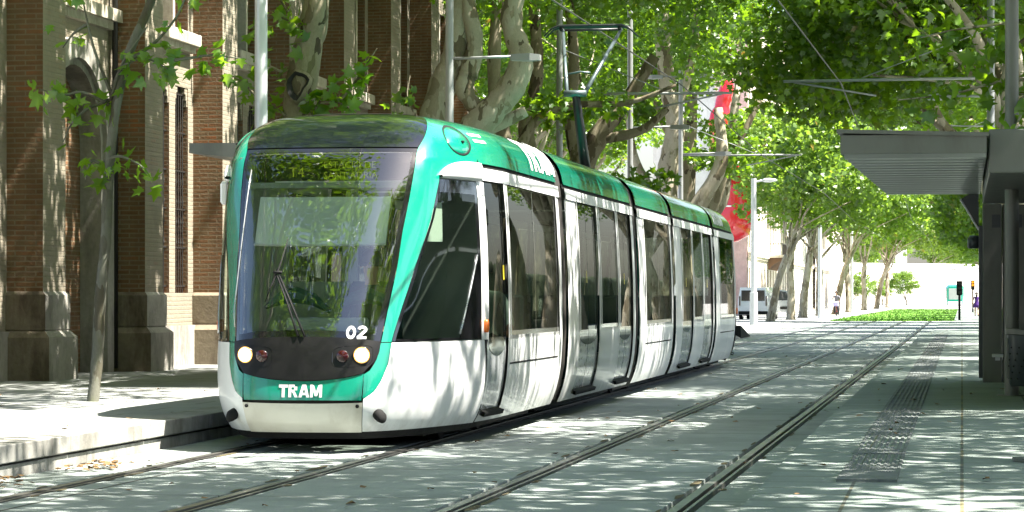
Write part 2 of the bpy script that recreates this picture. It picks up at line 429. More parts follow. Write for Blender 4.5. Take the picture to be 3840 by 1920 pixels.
fG = lin([(.478,.277),(.523,.318),(.58,.338),(.641,.356),(.777,.382),(.948,.391),(1.017,.398),(1.3,.44),(1.632,.494),(2.045,.585),(2.43,.645)])
fO = lin([(2.43,.645),(2.50,.675),(2.545,.705),(2.58,.745),(2.60,.80),(2.612,.855),(2.64,.858),(3.085,.90)])
zb = lambda q: .629+.066*min(1.5, (q/.262)**2)
zh = lambda q: 1.005-.042*(q/.34)**2

tram = empty('tram', (TX, TY, 0), 0, 'green and white five section tram with headlights lit running down the tracks', 'tram')

def nose(front=True):
    """the cab end; returns its parts as objects in nose coordinates"""
    o = []
    def add(name, mb, mt, smooth=True, parent=None, uv=False):
        ob = mb.build(name, mt, parent or tram, smooth, uv); o.append(ob) if parent is None else None; return ob
    b = MB()                                              # dark inner shell seen in the panel gaps
    qpatch(b, lambda z: 0, lambda z: q_of(3.4, z), .2, .95, 8, 24, 0, -.03)
    qpatch(b, lambda z: 0, lambda z: q_of(3.4, z), 2.62, 3.085, 10, 24, 0, -.03)
    add('inner_shell', b, M['under'])
    b = MB(); qpatch(b, lambda z: 0, lambda z: .90, .105, .185, 3, 40, 0, -.02); add('skirt', b, M['rubber'])
    b = MB(); zpatch(b, lambda q: .187, lambda q: .435+.008*(q/.27)**2, -.272, .272, 36, 12, 0, .012)
    bmp = add('bumper', b, M['cream'])
    for sx in (-1, 1):
        b = MB(); p = PQ(sx*.245, .415, .016); b.lathe([(.0,-.004),(.016,-.004),(.016,.006),(.0,.008)], 10, 0, (0,0,0))
        n = len(b.v)-40; b.v[n:] = [tuple(p+Vector((x, -z, y))) for x, y, z in b.v[n:]]
        b.build('bumper_cap', M['rubber'], bmp, True, False)
    b = MB(); zpatch(b, lambda q: .462, lambda q: zb(q)-.004, -.266, .266, 36, 8, 0, .004)
    fp = add('front_panel', b, M['green'])
    # dark lamp panel
    b = MB(); Q = lin([(0,.262),(.12,.285),(.3,.318),(.6,.332),(1,.336)])
    rows = []
    for i in range(15):
        t = i/14; qm = Q(t); r = []
        for j in range(41):
            q = -qm+2*qm*j/40; r.append(PQ(q, zb(q)+(zh(q)-zb(q))*t, .014))
        rows.append(r)
    b.grid(rows); lp = add('lamp_panel', b, M['mask'])
    # windscreen and its black border
    fr = .030
    b = MB(); rows = []
    for i in range(29):
        t = i/28; r = []
        for j in range(33):
            s = -1+2*j/32
            z0_ = 1.005-.042*s*s; z = z0_+.055+(2.66-z0_-.055)*t
            r.append(PQ(s*(fM(z)-fr), z, .002))
        rows.append(r)
    b.grid(rows); ws = add('windscreen', b, M['screen'])
    b = MB()
    qpatch(b, lambda z: fM(z)-fr-.002, lambda z: fM(z)-.004, .965, 2.685, 28, 3, 0, .003)
    rows = [[PQ(s*(fM(1.06)-fr), 1.005-.042*s*s+t*.06, .003) for s in [-1+2*j/32 for j in range(33)]] for t in (0, .5, 1)]
    b.grid(rows)
    rows = [[PQ(s*fM(2.66), 2.655+t*.035, .003) for s in [-1+2*j/32 for j in range(33)]] for t in (0, .5, 1)]
    b.grid(rows)
    add('windscreen_border', b, M['black_gloss'])
    # roof hood
    b = MB(); qpatch(b, lambda z: 0, lambda z: fM(z)-.004, 2.70, 3.088, 18, 16, 0, .006)
    hd = add('roof_hood', b, M['hood'])
    b = MB()
    for z in (3.047, 3.075):
        rows = [[PQ(q, z+dz, .009) for q in [-.30+.66*j/24 for j in range(25)]] for dz in (0, .006)]
        b.grid(rows)
    b.build('hood_slot', M['rubber'], hd, True, False)
    # green corner pillars, one each side
    for sg in (1, -1):
        b = MB()
        def strip(f0, f1, z0, z1, nz, nq, off):
            rows = [[PQ(sg*(f0(z)+(f1(z)-f0(z))*j/nq), z, off) for j in range(nq+1)] for z in [z0+(z1-z0)*i/nz for i in range(nz+1)]]
            b.grid(rows, 0, flip=sg < 0)
        strip(fM, fG, .482, .953, 14, 8, .006); strip(fM, fG, .961, 2.43, 30, 8, .006)
        strip(fM, fO, 2.43, 2.612, 10, 16, .006); strip(fM, fO, 2.612, 3.088, 16, 16, .006)
        pl = add('green_pillar', b, M['green'])
        # oval service hatch on the roof corner
        b = MB(); ring = []
        cq, cz, aq, az = .752, 2.80, .058, .128
        for rr, of in ((1.12,.007),(1.12,.012),(1.0,.006),(.93,.016),(.5,.030),(0.02,.034)):
            ring.append([PQ(sg*(cq+aq*rr*math.cos(t)-.02*rr*math.sin(t)), cz+az*rr*math.sin(t), of) for t in [2*math.pi*k/28 for k in range(28)]])
        b.loft(ring[:3], 1); b.loft(ring[2:], 0)
        b.build('service_hatch', [M['green'], M['rubber']], pl, True, False)
        b = MB(); p = PQ(sg*(cq+.012), cz-.03, .036); b.lathe([(0,-.01),(.018,-.01),(.018,.01),(0,.012)], 10, 0, tuple(p)); b.build('hatch_lock', M['rubber'], pl, True, False)
        # white lower cab panel
        b = MB(); edge = lambda z: q_of(2.02+.10*(1-z), z)-.002
        f0 = lambda z: fG(z)+.003 if z > .478 else .277
        def strip2(f0, f1, z0, z1, nz, nq, off, m=0):
            rows = [[PQ(sg*(f0(z)+(f1(z)-f0(z))*j/nq), z, off) for j in range(nq+1)] for z in [z0+(z1-z0)*i/nz for i in range(nz+1)]]
            b.grid(rows, m, flip=sg < 0)
        strip2(f0, edge, .187, .476, 10, 24, .004); strip2(f0, edge, .476, .955, 16, 24, .004)
        cp = add('cab_panel', b, M['white'])
        b = MB(); p = PQ(sg*.352, .338, 0); n = (PQ(sg*.352, .338, .1)-p).normalized()
        t1 = Vector((0,0,1)); t2 = n.cross(t1).normalized()
        prof = [(.0,.0),(.052,.0),(.056,.04),(.05,.075),(.03,.09),(0,.093)]
        b.loft([[p+n*h+(t1*math.sin(a)+t2*math.cos(a))*r for a in [2*math.pi*k/18 for k in range(18)]] for r, h in prof])
        b.build('buffer', M['rubber'], cp, True, False)
        # cab side window with black border
        b = MB(); w0 = lambda z: fG(z)+.004; w1 = lambda z: q_of(1.94+.06*(z-1), z)
        g0 = lambda z: w0(z)+.016; g1 = lambda z: w1(z)-.016
        strip2(g0, g1, .985, 2.30, 22, 12, .001); add('cab_window', b, M['cab_glass'])
        b = MB(); strip2(w0, g0, .965, 2.425, 24, 2, .003); strip2(g1, w1, .965, 2.425, 24, 2, .003)
        strip2(g0, g1, .965, .985, 1, 12, .003); strip2(g0, g1, 2.30, 2.425, 2, 12, .003)
        strip2(lambda z: g1(z)-.10*max(0, (1.75-z)/.75), g1, .985, 1.75, 8, 3, .004)
        cb = add('cab_window_border', b, M['black_gloss'])
        b = MB(); b.tube([PQ(sg*(g1(z)-.10*max(0, (1.75-z)/.75)-.004), z, .006) for z in [1.02+.72*k/8 for k in range(9)]], .012, 6); b.build('window_strut', M['metal'], cb, True, False)
        # white cover over the cab window
        b = MB(); ct = fN
        top = lambda q: float(np.interp(q, [.640,.66,.70,.74,.79,.86], [2.455,2.505,2.553,2.585,2.602,2.606]))
        rows = []
        for t, of in ((0,0.0),(0,.035),(.25,.05),(.6,.05),(.9,.035),(1,.006)):
            rows.append([PQ(sg*q, 2.425+(top(q)-2.425)*t, of) for q in [.640+.222*j/16 for j in range(17)]])
        b.grid(rows, 0, flip=sg < 0)
        b.face([r[-1] for r in rows]); add('cantrail_cover', b, M['white'])
        # white post between cab window and first door
        b = MB(); strip2(w1, lambda z: q_of(2.14+.05*(z-1), z), .958, 2.425, 14, 3, .006); ps = add('cab_post', b, M['white'])
        if front:
            b = MB(); p = PS(2.03, 1.085, sg, .012)
            b.lathe([(.0,-.06),(.028,-.06),(.036,-.03),(.036,.03),(.028,.06),(0,.06)], 12, 0, tuple(p)); b.build('indicator_lamp', M['amber_lens'], ps, True, False)
    # lamps
    for sg in (1, -1):
        b = MB(); rows = []
        for rr, of in ((1.0,.016),(.92,.004),(.0,.002)):
            pts = []
            for k in range(32):
                t = 2*math.pi*k/32; c, s_ = math.cos(t), math.sin(t)
                ex = math.copysign(abs(c)**.5, c); ez = math.copysign(abs(s_)**.5, s_)
                pts.append(PQ(sg*(.212+.092*rr*ex), .838+.090*rr*ez+.01*ex, of+.0))
            rows.append(pts)
        b.loft(rows); nb = b.build('lamp_recess', M['black_gloss'], lp, True, False)
        for nm, q, z, r, mt in (('headlight', .250, .848, .072, 'lamp_on' if front else 'red_lens'), ('tail_light', .163, .838, .052, 'red_lens')):
            b = MB(); p = PQ(sg*q, z, 0); n = (PQ(sg*q, z, .1)-p).normalized(); n = (n+Vector((0,-1.2,0))).normalized()
            t1 = Vector((0,0,1)); t2 = n.cross(t1).normalized()
            def rg(r_, h): return [p+n*h+(t1*math.sin(a)+t2*math.cos(a))*r_ for a in [2*math.pi*k/24 for k in range(24)]]
            b.loft([rg(r*1.04, 0), rg(r*1.04, .030), rg(r*.97, .034)], 1); b.loft([rg(r*.97, .034), rg(r*.80, .040)], 2); b.loft([rg(r*.80, .040), rg(r*.5, .046), rg(.001, .049)], 0)
            add(nm, b, [M[mt], M['black_gloss'], M['lamp_rim'] if mt == 'lamp_on' else M[mt]])
    return o, fp, ws

front_parts, front_panel, windscreen = nose(True)
# letters built from strokes on a fine grid so they can follow a curved panel
def strokes(ch):
    w = .24
    return {'T': (.74, [((0,.885),(.74,.885),.23),((.37,0),(.37,.78),w)]),
            'R': (.78, [((.12,0),(.12,1),w),((.2,.895),(.5,.895),.21),((.2,.50),(.5,.50),.20),((.60,.55),(.60,.85),.24),((.42,.45),(.66,0),.25)]),
            'A': (.88, [((.12,0),(.40,1),.23),((.76,0),(.48,1),.23),((.25,.27),(.63,.27),.18)]),
            'M': (.96, [((.11,0),(.11,1),.22),((.85,0),(.85,1),.22),((.2,.95),(.48,.1),.2),((.76,.95),(.48,.1),.2)])}[ch]
def lettering(mb, word, fn, height, kern=.06):
    x = 0; k = 0
    tot = sum(strokes(c)[0]+kern for c in word)-kern
    for c in word:
        w, sts = strokes(c)
        for (a, b, wd) in sts:
            ax, ay = a; bx, by = b; horiz = abs(by-ay) < .2
            n = 8; rows = []
            for i in range(n+1):
                t = i/n; px, py = ax+(bx-ax)*t, ay+(by-ay)*t
                r = []
                for s in (-.5, 0, .5):
                    r.append(fn((x+px+(0 if horiz else s*wd)-tot/2)*height, (py+(s*wd if horiz else 0))*height, k*.0004))
                rows.append(r)
            mb.grid(rows, 0, flip=not horiz); k += 1
        x += w+kern
def on_front(cx, cz, off):
    def f(x, y, dk):
        z = cz+y; v = cx+x; t = abs(v)/fH(z); lo, hi = 0, 1
        for _ in range(22):
            mid = (lo+hi)/2
            if fS(mid) < t: lo = mid
            else: hi = mid
        return PQ(math.copysign(lo, v), z, off+dk)
    return f
b = MB(); lettering(b, 'TRAM', on_front(0, .487, .008), .108); b.build('lettering', M['letter'], front_panel, False, False)
b = MB(); f = on_front(.455, .985, .016); rows = []
for rx, ry in ((.040,.056),(.019,.031)): rows.append([f(-.045+rx*math.cos(t), .056+ry*math.sin(t), 0) for t in [2*math.pi*k/24 for k in range(25)]])
b.grid(rows, 0, True)
arc = [(.045+.027*math.cos(t), .080+.022*math.sin(t)) for t in [R(170-220*k/10) for k in range(11)]]+[(.012, .010)]
rows = []
for i, (x, y) in enumerate(arc):
    p0 = Vector(arc[max(i-1, 0)]); p1 = Vector(arc[min(i+1, len(arc)-1)]); d = (p1-p0).normalized(); nn = Vector((-d.y, d.x))*.0115
    rows.append([f(x-nn.x, y-nn.y, 0), f(x+nn.x, y+nn.y, 0)])
b.grid(rows); b.grid([[f(.008, 0, .0005), f(.082, 0, .0005)], [f(.008, .022, .0005), f(.082, .022, .0005)]])
b.build('fleet_number', M['letter'], windscreen, False, False)
# wipers
b = MB()
for dx in (0, .065):
    b.tube([on_front(-.045+dx*.9, 1.005, .03)(0,0,0), on_front(-.16+dx*.5, 1.27, .06)(0,0,0), on_front(-.30+dx*.3, 1.545, .045)(0,0,0)], [.009,.008,.006], 6)
b.tube([on_front(-.37, 1.30, .03)(0,0,0), on_front(-.335, 1.44, .03)(0,0,0), on_front(-.29, 1.545, .045)(0,0,0), on_front(-.27, 1.66, .03)(0,0,0), on_front(-.235, 1.86, .03)(0,0,0)], [.004,.008,.011,.008,.004], 6)
b.tube([on_front(-.32, 1.545, .05)(0,0,0), on_front(-.25, 1.548, .05)(0,0,0)], .015, 6)
b.build('wiper', M['rubber'], windscreen, True, False)
b = MB()
b.tube([on_front(-.70+.0*k, 1.10+1.4*k/10, .005)(0,0,0) if k > 0 else on_front(-.67, 1.09, .005)(0,0,0) for k in range(11)], .006, 5)
b.build('edge_trim', M['metal'], windscreen, True, False)
# camera pod on the left flank
b = MB(); p = PS(1.95, 2.33, -1, 0); b.box(p.x-.065, p.x+.02, p.y-.08, p.y+.08, p.z-.11, p.z+.11, 0, .025); b.build('camera_pod', M['white'], tram, False, False)

# rear cab: same panels turned round
for o in list(front_parts):
    c = copy_tree(o, tram); c.location = (0, LT, 0); c.rotation_euler = (0, 0, math.pi)
    def relamp(x):
        for k in kids(x): relamp(k)
    if c.name.startswith('headlight'):
        c.data = c.data.copy(); c.data.materials[0] = M['red_lens']

# cab interior
b = MB()
rows = []
for i in range(7):
    z = 1.86+.44*i/6; rows.append([PQ(s*.345, z, -.10) for s in [-1+2*j/12 for j in range(13)]])
b.grid(rows); bl = b.build('sun_blind', M['blind'], tram, True, False)
for sg_ in (1, -1):
    b = MB(); b.grid([[PQ(sg_*(.56+.15*j/6), 1.86+.36*i/4, -.09) for j in range(7)] for i in range(5)]); b.build('side_blind', M['blind'], tram, True, False)
b = MB(); b.tube([PQ(s*.345, 1.855, -.095) for s in (-1, -.5, 0, .5, 1)], .012, 6); b.build('blind_bar', M['letter'], bl, True, False)
b = MB()
b.box(-.80, .80, 1.30, 1.36, 2.40, 2.62); b.box(-.84, .84, 1.04, 1.34, 2.335, 2.385, 1); b.box(-.84, -.74, 1.15, 1.36, 2.385, 2.62, 1); b.box(.74, .84, 1.15, 1.36, 2.385, 2.62, 1)
b.box(-.55, .70, 1.285, 1.299, 2.395, 2.408, 2)
sg = b.build('destination_sign', [M['under'], M['interior'], M['letter']], tram, False, False)
def text_mesh(name, txt, size, loc, mt, parent, rot=(R(90), 0, 0), bold=0, sx=1.0, align='LEFT'):
    cu = bpy.data.curves.new(name, 'FONT'); cu.body = txt; cu.size = size; cu.align_x = align; cu.offset = bold; cu.resolution_u = 2
    t = bpy.data.objects.new(name, cu); COL.objects.link(t)
    me = bpy.data.meshes.new_from_object(t.evaluated_get(bpy.context.evaluated_depsgraph_get()))
    bpy.data.objects.remove(t); me.materials.clear(); me.materials.append(mt)
    o = bpy.data.objects.new(name, me); COL.objects.link(o); o.location = loc; o.rotation_euler = rot; o.scale = (sx, 1, 1); o.parent = parent; return o
text_mesh('sign_text', 'ESTACI\u00d3 DE', .088, (-.10, 1.292, 2.525), M['led'], sg, bold=0)
text_mesh('sign_text', 'SANT ADRI\u00c0', .088, (-.10, 1.292, 2.430), M['led'], sg, bold=0)
text_mesh('sign_text', 'T4', .13, (-.42, 1.292, 2.445), M['led'], sg, bold=0)
b = MB()
b.box(-.60, .60, .42, .95, .75, 1.045, 0, .03); b.box(-.25, .42, .50, .85, 1.045, 1.17, 1, .02)
for k, (x, w) in enumerate(((-.30,.30),(.35,.26))):
    b.tube([(x-w, 1.15, 1.26), (x-w*.5, 1.12, 1.34), (x, 1.10, 1.37), (x+w*.5, 1.12, 1.33), (x+w, 1.15, 1.22)], [.02,.06,.08,.06,.02], 8, 2)
b.build('dashboard', [M['under'], M['interior'], M['seat']], tram, 'auto', False)
b = MB(); b.box(-1.15, 1.15, 2.55, 2.60, .35, 1.5); b.box(-1.15, -.75, 2.55, 2.60, 1.5, 2.5); b.box(.5, 1.15, 2.55, 2.60, 1.5, 2.5); b.box(-.14, -.06, 2.55, 2.60, 1.5, 2.5)
b.build('cab_partition', M['interior'], tram, False, False)
b = MB(); b.box(-.05, .45, 1.75, 2.2, .75, .86, 0, .04); b.box(-.05, .45, 2.12, 2.24, .86, 1.5, 0, .05); b.box(.1, .3, 1.9, 2.05, .36, .75)
b.build('driver_seat', M['seat'], tram, False, False)

# passenger sections
zg = [2.44, 2.5, 2.555]
roof_zs = [2.60,2.64,2.70,2.76,2.82,2.87,2.91,2.94,2.965,2.985,3.005,3.02,3.035,3.05,3.06,3.07,3.08,3.088]
def section(u0, u1, doors, wins, crease=None, seams=(), letters=None, first=2.14, extra=None):
    """one carriage section: shell, windows, doors (both sides), roof"""
    sec = empty('tram_section', (0,0,0)); sec.parent = tram
    op = sorted([(a, c, 'd') for a, c, _ in doors]+[(a, c, 'w') for a, c, _ in wins])
    for s in (1, -1):
        b = MB(); prev = u0
        for a, c, k in op:
            if a > prev+.005: spatch(b, prev, a, .985, 2.44, (s,))
            if k == 'w': spatch(b, a, c, .95, .985, (s,), zs=[.95,.985])
            prev = c
        if u1 > prev: spatch(b, prev, u1, .985, 2.44, (s,))
        prev = u0
        for a, c, _ in sorted(doors):
            if a > prev+.005: spatch(b, prev, a, .187, .985, (s,), zs=[.187,.25,.35,.48,.6,.72,.85,.95,.985])
            spatch(b, a, c, .187, .29, (s,), zs=[.187,.24,.29]); prev = c
        if u1 > prev: spatch(b, prev, u1, .187, .985, (s,), zs=[.187,.25,.35,.48,.6,.72,.85,.95,.985])
        spatch(b, u0, u1, 2.44, 2.555, (s,), zs=zg, off=.016)
        spatch(b, u0, u1, 2.555, 2.61, (s,), zs=[2.555,2.61], m=1, off=-.01)
        b.grid([[PS(u0+(u1-u0)*j/10, 2.44, s, of) for j in range(11)] for of in (-.03, .016)], 1)
        b.build('side_panel', [M['white'], M['rubber']], sec, 'auto', False)
    # window posts stand slightly proud, windows
    for a, c, div in wins:
        for s in (1, -1):
            g = MB(); cuts = [a]+list(div)+[c]
            for i in range(len(cuts)-1):
                spatch(g, cuts[i]+.02, cuts[i+1]-.02, 1.03, 2.43, (s,), 0, -.006)
            spatch(g, a, c, .985, 1.03, (s,), 1, -.004, zs=[.985,1.03]); spatch(g, a, c, 2.43, 2.44, (s,), 1, -.004, zs=[2.43,2.44])
            for i, x in enumerate(cuts):
                spatch(g, max(a, x-.02), min(c, x+.02), 1.03, 2.43, (s,), 1, -.004)
            g.build('window', [M['glass'], M['black_gloss']], sec, True, False)
    for a, c, leaves in doors:
        mid = (a+c)/2; hw = (c-a)/2
        for s in (1, -1):
            d = MB(); g = MB()
            edges = [a+(c-a)*i/leaves for i in range(leaves+1)]
            zbot = lambda u: .955-.155*math.sqrt(max(0, 1-((u-mid)/(hw-.03))**2)) if abs(u-mid) < hw-.03 else .955
            for i in range(leaves):
                l0, l1 = edges[i]+.012, edges[i+1]-.012; N_ = 12
                us = [l0+(l1-l0)*j/N_ for j in range(N_+1)]
                rows = [[PS(u, .29+(zbot(u)-.29)*t, s, -.022) for u in us] for t in [k/6 for k in range(7)]]
                d.grid(rows, 0, flip=s < 0)
                rows = [[PS(u, zbot(u)+(.975-zbot(u))*t, s, -.018) for u in us] for t in (0, .33, .66, 1)]
                d.grid(rows, 2, flip=s < 0)
                rows = [[PS(u, .975+(2.43-.975)*t, s, -.02) for u in us] for t in [k/10 for k in range(11)]]
                g.grid(rows, 0, flip=s < 0)
                d.grid([[PS(u, z, s, -.03) for u in (edges[i]-.001, edges[i]+.02)] for z in [.29+2.15*k/12 for k in range(13)]], 1, flip=s < 0)
                d.grid([[PS(u, z, s, -.03) for u in (edges[i+1]-.02, edges[i+1]+.001)] for z in [.29+2.15*k/12 for k in range(13)]], 1, flip=s < 0)
            d.grid([[PS(a+(c-a)*j/4, z, s, of) for j in range(5)] for z, of in ((.292, -.03),(.292, .05),(.255, .05),(.255, 0))], 1, flip=s < 0)
            od = d.build('door', [M['door_grey'], M['rubber'], M['black_gloss']], sec, True, False)
            g.build('door_window', M['glass'], od, True, False)
            y = MB(); uu = edges[0]+(c-a)/leaves*.8
            y.grid([[PS(uu+du, z, s, -.012) for du in (0, .055)] for z in (1.52, 1.66)], 0, flip=s < 0)
            y.build('door_button', M['yellow'], od, False, False)
            # thin bright posts either side of the door
    for a, c, _ in list(doors)+list(wins):
        for x in (a, c):
            if u0+.02 < x < u1-.02:
                for s in (1, -1):
                    h = MB(); spatch(h, x-.035, x+.035, .96, 2.44, (s,), 0, .010, nu=2); h.build('window_post', M['white'], sec, True, False)
    if crease:
        for s in (1, -1):
            k = MB(); spatch(k, crease[0], crease[1], .705, .722, (s,), 0, .003, zs=[.705,.722]); k.build('panel_groove', M['rubber'], sec, True, False)
    for x in seams:
        for s in (1, -1):
            k = MB(); spatch(k, x-.005, x+.005, .19, .95, (s,), 0, .002, nu=1, zs=[.19,.3,.4,.5,.6,.7,.8,.95]); k.build('panel_seam', M['rubber'], sec, True, False)
    # roof: green shells with narrow dark gaps
    parts = [u0+.03]+[x for x in (letters or [])]+[u1-.03]
    for i in range(len(parts)-1):
        r = MB(); x0, x1 = parts[i]+.012, parts[i+1]-.012
        for s in (1, -1): spatch(r, x0, x1, 2.6, 3.088, (s,), 0, .006, zs=roof_zs)
        r.build('roof_panel', M['green'], sec, True, False)
    r = MB(); spatch(r, u0, u1, 2.6, 3.085, (1, -1), 0, -.03, zs=roof_zs[::2]+[3.085])
    r.box(-1.0, 1.0, max(u0, 1.5), min(u1, LT-1.5), 2.52, 2.55, 1)
    r.build('ceiling', [M['under'], M['interior']], sec, False, False)
    f = MB(); f.box(-1.2, 1.2, max(u0, 1.2), min(u1, LT-1.2), .30, .35, 0); f.box(-.95, .95, max(u0, 2.4), min(u1, LT-2.4), .09, .27, 1)
    f.build('floor', [M['floor_in'], M['under']], sec, False, False)
    return sec
def seat_block(sec, u, v, face):
    b = MB(); b.box(v-.22, v+.22, u-.22, u+.22, .72, .80, 0, .03); y = u+face*.22
    b.box(v-.22, v+.22, y-.04, y+.04, .80, 1.38, 0, .03); b.box(v-.15, v+.15, u-.1, u+.1, .35, .72)
    b.build('seat', M['seat'], sec, False, False)
def rail_pole(sec, u, v):
    b = MB(); b.tube([(v, u, .35), (v, u, 2.52)], .017, 8); b.build('grab_pole', M['metal'], sec, True, False)
s1 = section(2.14, 6.54, [(2.16, 2.96, 1)], [(3.06, 6.32, (4.70,))], (3.08, 6.25), (4.72,), [4.74])
s2 = section(7.02, 13.32, [(7.92, 9.64, 2), (11.60, 13.05, 2)], [(9.78, 11.46, ())], None, (9.70, 11.5), [10.2])
s3 = section(13.80, 18.12, [], [(14.50, 17.90, (16.2,))], (14.5, 17.85), (16.25,), None)
s4 = section(18.52, 25.06, [(19.55, 21.25, 2), (23.15, 24.85, 2)], [(21.37, 23.03, ())], None, (21.3, 23.1), [22.2])
s5 = section(25.42, LT-2.14, [(29.52, 30.32, 1)], [(26.30, 29.40, (27.9,))], (26.3, 29.3), (27.9,), [27.9])
for s, us in ((s1, (3.5, 4.5, 5.6)), (s2, (10.2, 11.1)), (s3, (14.8, 15.9, 17.1)), (s4, (21.8, 22.7)), (s5, (26.6, 27.7, 28.7))):
    for i, u in enumerate(us):
        for v in (-.86, .86): seat_block(s, u, v, 1 if i % 2 else -1)
    rail_pole(s, us[0]-.45, .45); rail_pole(s, us[-1]+.45, -.45)
for a, c in ((6.54, 7.02), (13.32, 13.80), (18.12, 18.52), (25.06, 25.42)):
    b = MB(); n = 9
    zs = [.2,.35,.6,.95,1.5,2.0,2.45,2.6,2.75,2.9,2.98,3.03,3.07]; a -= .04; c += .04
    for s in (1, -1):
        rows = [[PS(a+(c-a)*j/n, z, s, -.025-(.035 if j % 2 else 0)) for j in range(n+1)] for z in zs]
        b.grid(rows, 0, flip=s < 0)
    b.build('bellows', M['bellows'], tram, False, False)
b = MB(); b.box(-.8, .8, 1.4, LT-1.4, .09, .13)
for u in (2.4, 4.4, 15.0, 16.9, LT-4.4, LT-2.4):
    for v in (-.72, .72): b.tube([(v-.06, u, .30), (v+.06, u, .30)], .29, 20)
b.build('running_gear', M['under'], tram, 'auto', False)
def on_roof(cu, z0, z1, off):
    def f(x, y, dk): return PS(cu+x, z0+(z1-z0)*(y**1.35), 1, off+dk)
    return f
b = MB()
fr_ = on_roof(5.62, 2.66, 3.03, .010)
lettering(b, 'TRAM', lambda x, y, dk: fr_(x*.50, y, dk), 1.0); b.build('roof_lettering', M['letter'], s1, False, False)
b = MB(); fr_ = on_roof(26.7, 2.66, 3.03, .010)
lettering(b, 'TRAM', lambda x, y, dk: fr_(x*.55, y, dk), 1.0); b.build('roof_lettering', M['letter'], s5, False, False)
b = MB()
for z in (2.80, 2.86): b.grid([[PS(u, z+dz+.012*(u-2.3), 1, .012) for u in (2.32, 2.5, 2.68)] for dz in (0, .025)])
b.build('roof_mark', M['letter'], s1, False, False)
# pantograph
pg = empty('pantograph', (0, 0, 0)); pg.parent = tram
b = MB(); b.tube([(0, 18.35, 3.05), (0, 17.8, 3.55), (0, 17.0, 4.36)], [.085,.078,.060], 12); b.build('lower_arm', M['panto_black'], pg, True, False)
b = MB(); b.box(-.45, .45, 17.7, 18.7, 3.07, 3.14, 0, .02); b.box(-.35, -.25, 17.75, 18.65, 3.14, 3.22); b.box(.25, .35, 17.75, 18.65, 3.14, 3.22); b.build('base_frame', M['panto_black'], pg, False, False)
b = MB(); b.tube([(-.17, 16.98, 4.36), (.16, 16.98, 4.36)], .05, 8)
b.tube([(-.13, 17.0, 4.36), (-.43, 18.65, 5.46)], [.032,.024], 8); b.tube([(.13, 17.0, 4.36), (.47, 18.65, 5.46)], [.036,.026], 8)
b.tube([(-.16, 17.35, 4.68), (0, 17.45, 4.72), (.16, 17.42, 4.70)], .014, 6); b.build('upper_frame', M['panto'], pg, True, False)
b = MB()
for dy in (-.10, .10):
    b.tube([(-.72, 18.68+dy, 5.36), (-.60, 18.68+dy, 5.48), (-.48, 18.68+dy, 5.52), (.48, 18.68+dy, 5.52), (.60, 18.68+dy, 5.48), (.72, 18.68+dy, 5.36)], [.010,.016,.022,.022,.016,.010], 6)
b.tube([(-.45, 18.58, 5.47), (-.45, 18.78, 5.47)], .03, 6); b.tube([(.45, 18.58, 5.47), (.45, 18.78, 5.47)], .03, 6); b.tube([(-.45, 18.68, 5.465), (.45, 18.68, 5.465)], .022, 6)
b.build('contact_head', M['panto_black'], pg, True, False)
# ================================================================ ground, tracks, platforms
def strip_profile(name, prof, y0, y1, mt, ny=1):
    b = MB(); b.grid([[(x, y0+(y1-y0)*i/ny, z) for x, z in prof] for i in range(ny+1)]); return b.build(name, mt, None, False)
b = MB(); n = 12
xs = [-900,-300,-120,-60,-20,0,20,60,120,300,900]; ys = [-400,-100,-20,60,160,300,600,1200,2500]
b.grid([[(x, y, -.09) for x in xs] for y in ys]); tag(b.build('ground', M['ground']), kind='structure')
RAILS = [-6.36, -4.91, -3.23, -1.80]
prof = [(-7.02, 0)]
for r in RAILS: prof += [(r-.085, 0), (r-.080, -.05), (r+.135, -.05), (r+.140, 0)]
prof += [(-1.13, 0)]
tag(strip_profile('track_bed', prof, -14, 155.5, M['track']), kind='structure')
for r in RAILS:
    b = MB(); b.prism([(r-.035, -.04), (r+.035, -.04), (r+.032, .004), (r-.032, .004)], -14, 400)
    b.prism([(r+.062, -.04), (r+.085, -.04), (r+.085, -.002), (r+.062, -.002)], -14, 400)
    tag(b.build('rail', M['rail']), kind='structure')
# sand and blossom lying in the rail grooves
rng = np.random.default_rng(5)
b = MB()
for r in RAILS:
    y = -2.0
    while y < 110:
        L = rng.uniform(.15, .9); w = rng.uniform(.012, .035); side = rng.choice([-1, 1])
        x = r-.095 if side < 0 else r+.15; x += rng.uniform(-.012, .012)
        pts = []
        k = 9
        for i in range(k):
            t = 2*math.pi*i/k; pts.append((x+w*math.cos(t)*rng.uniform(.6, 1.2), y+L/2*math.sin(t)*rng.uniform(.8, 1.1), .004))
        b.face(pts); y += L*rng.uniform(.8, 3.5)
tag(b.build('groove_debris', M['debris']), kind='stuff')
# left platform
zp = .25
def zl(y): return zp if y < 84 else max(.0, zp*(1-(y-84)/4))
b = MB(); yy = [-14, 40, 84, 88]
b.grid([[(x, y, zl(y)) for x in (-13.4, -10, -7.42)] for y in yy]); tag(b.build('left_platform', M['slab']), kind='structure')
kb = MB()
y = -14.0
while y < 84:
    L = 2.05; e = min(y+L, 84)
    kb.box(-7.42, -7.0, y+.004, e-.004, .115, zp+.003, 0, .008); kb.box(-7.42, -7.03, y+.5, e+.49, -.05, .095, 0, .004); y = e
kb.prism([(-7.42, 0), (-7.42, zp), (-7.0, zp), (-7.0, 0)], 84, 84.01)
kb.loft([[(-7.42, 84, 0), (-7.0, 84, 0), (-7.0, 84, zp+.003), (-7.42, 84, zp+.003)], [(-7.42, 88, 0), (-7.0, 88, 0), (-7.0, 88, .01), (-7.42, 88, .01)]], 0, True, True)
tag(kb.build('left_kerb', M['kerb']), kind='structure')
